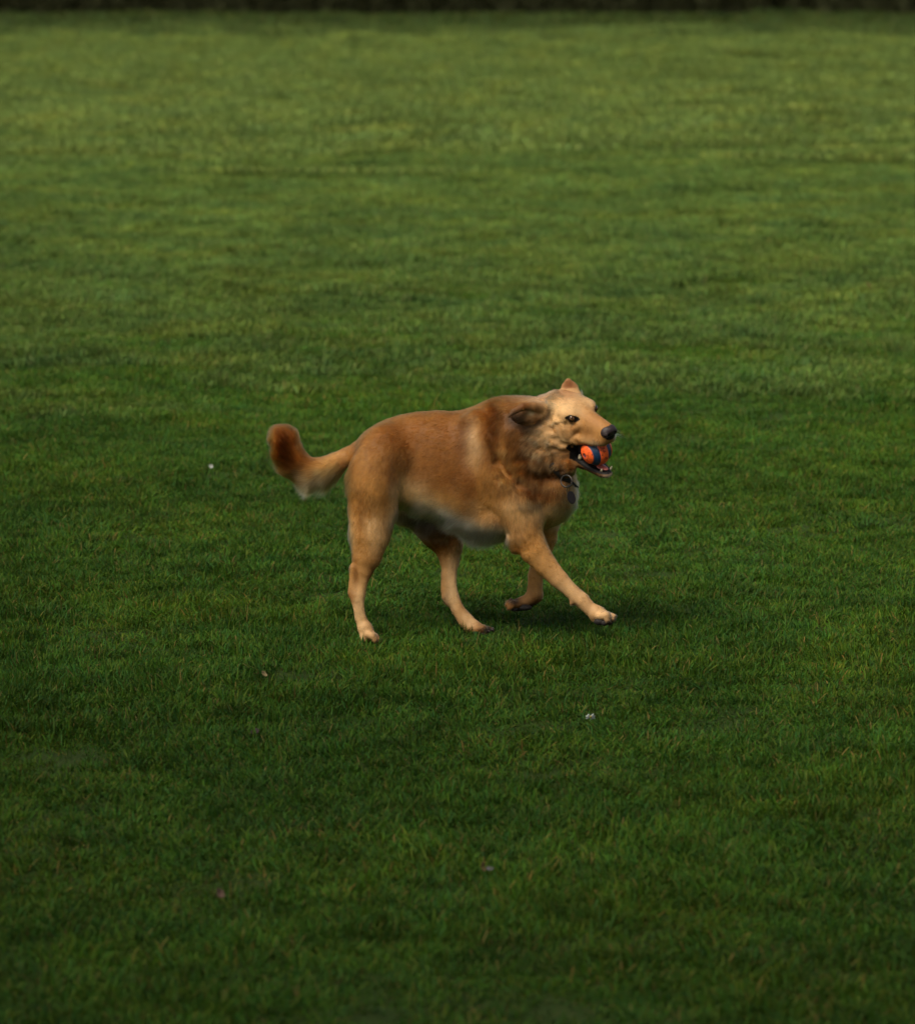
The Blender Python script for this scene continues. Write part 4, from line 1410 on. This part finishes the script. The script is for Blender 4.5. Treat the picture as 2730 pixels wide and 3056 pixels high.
scrap('petal', 629, 1392, .012, .015, (.24, .25, .23), 'tiny white petal in the grass left of the dog below its curled tail', 'petal', rot=.5, seed=1, z=.036, tilt=1.0)
for i, (dx, dy, w, l, rt) in enumerate(((-6, 0, .010, .017, 1.2), (8, -5, .009, .014, -1.0), (2, -8, .007, .014, .1), (6, 5, .006, .012, .9))):
    pass
flower = bpy.data.objects.new('daisy', None)
g = G(1762, 2140); flower.location = (g[0], g[1], 0); COL.objects.link(flower)
tag(flower, 'small white daisy head in the grass below the front paws of the dog', 'flower')
fcen = np.array([g[0] * .988, CAM[1] + (g[1] - CAM[1]) * .988, .021])
m_pet = simple_mat('white_petal', (.36, .40, .38), .6, .3, .15, 90)
for k in range(9):
    a = 2 * math.pi * k / 9 + .2
    if k in (2, 6): continue
    d = np.array([math.cos(a), -.35 * math.sin(a) - .1, .8 * math.sin(a)]); s = np.cross(d, [0, -1, .4]); s /= np.linalg.norm(s)
    L_ = .0095 + .001 * (k % 3)
    vs = [fcen + d * .002 - s * .001, fcen + d * .002 + s * .001, fcen + d * L_ * .65 + s * .0022, fcen + d * L_ * .65 - s * .0022, fcen + d * L_ + s * .0009, fcen + d * L_ - s * .0009]
    vs2 = [v + np.array([0, .0004, 0]) for v in vs]
    mesh_obj('petal', vs + vs2, [(0, 1, 2, 3), (3, 2, 4, 5), (7, 6, 9, 8), (8, 9, 11, 10), (0, 3, 9, 6), (3, 5, 11, 9), (1, 7, 8, 2), (2, 8, 10, 4), (5, 4, 10, 11)], m_pet, flower)
vs, fs = uv_sphere(fcen, (.0026, .002, .0026), 12, 8)
mesh_obj('flower_centre', vs, fs, simple_mat('pollen', (.25, .2, .05), .8, .2, .3, 300), flower)
vs, fs = tube([fcen, fcen * (1, 1, .5), fcen * (1, 1, 0)], .0009, 6)
mesh_obj('stalk', vs, fs, simple_mat('stalk_green', (.06, .12, .03), .7, .3, .2, 90), flower)
scrap('fallen_leaf', 788, 2012, .011, .016, (.17, .13, .06), 'small straw coloured leaf scrap left of the standing hind paw', 'leaf', rot=.8, seed=3)
scrap('fallen_leaf', 1439, 2588, .010, .019, (.16, .10, .04), 'curled tan leaf scrap in the dark foreground grass beside a grey feather tip', 'leaf', rot=1.4, seed=4)
scrap('feather', 1461, 2594, .008, .012, (.09, .085, .10), 'tiny grey feather tip in the foreground grass beside a tan leaf scrap', 'feather', rot=.1, seed=5)
scrap('fallen_leaf', 762, 2186, .014, .019, (.022, .014, .012), 'dark brown dead leaf in the grass below and left of the dog', 'leaf', rot=-.3, seed=6, z=.02)
scrap('fallen_leaf', 655, 2668, .015, .02, (.10, .06, .04), 'dull brown leaf half sunk in the lower left foreground grass', 'leaf', rot=.9, seed=7, z=.018)
scrap('fallen_leaf', 2592, 857, .03, .045, (.12, .05, .025), 'reddish brown leaf in the grass at the right, behind the dog', 'leaf', rot=.9, seed=8, z=.03)
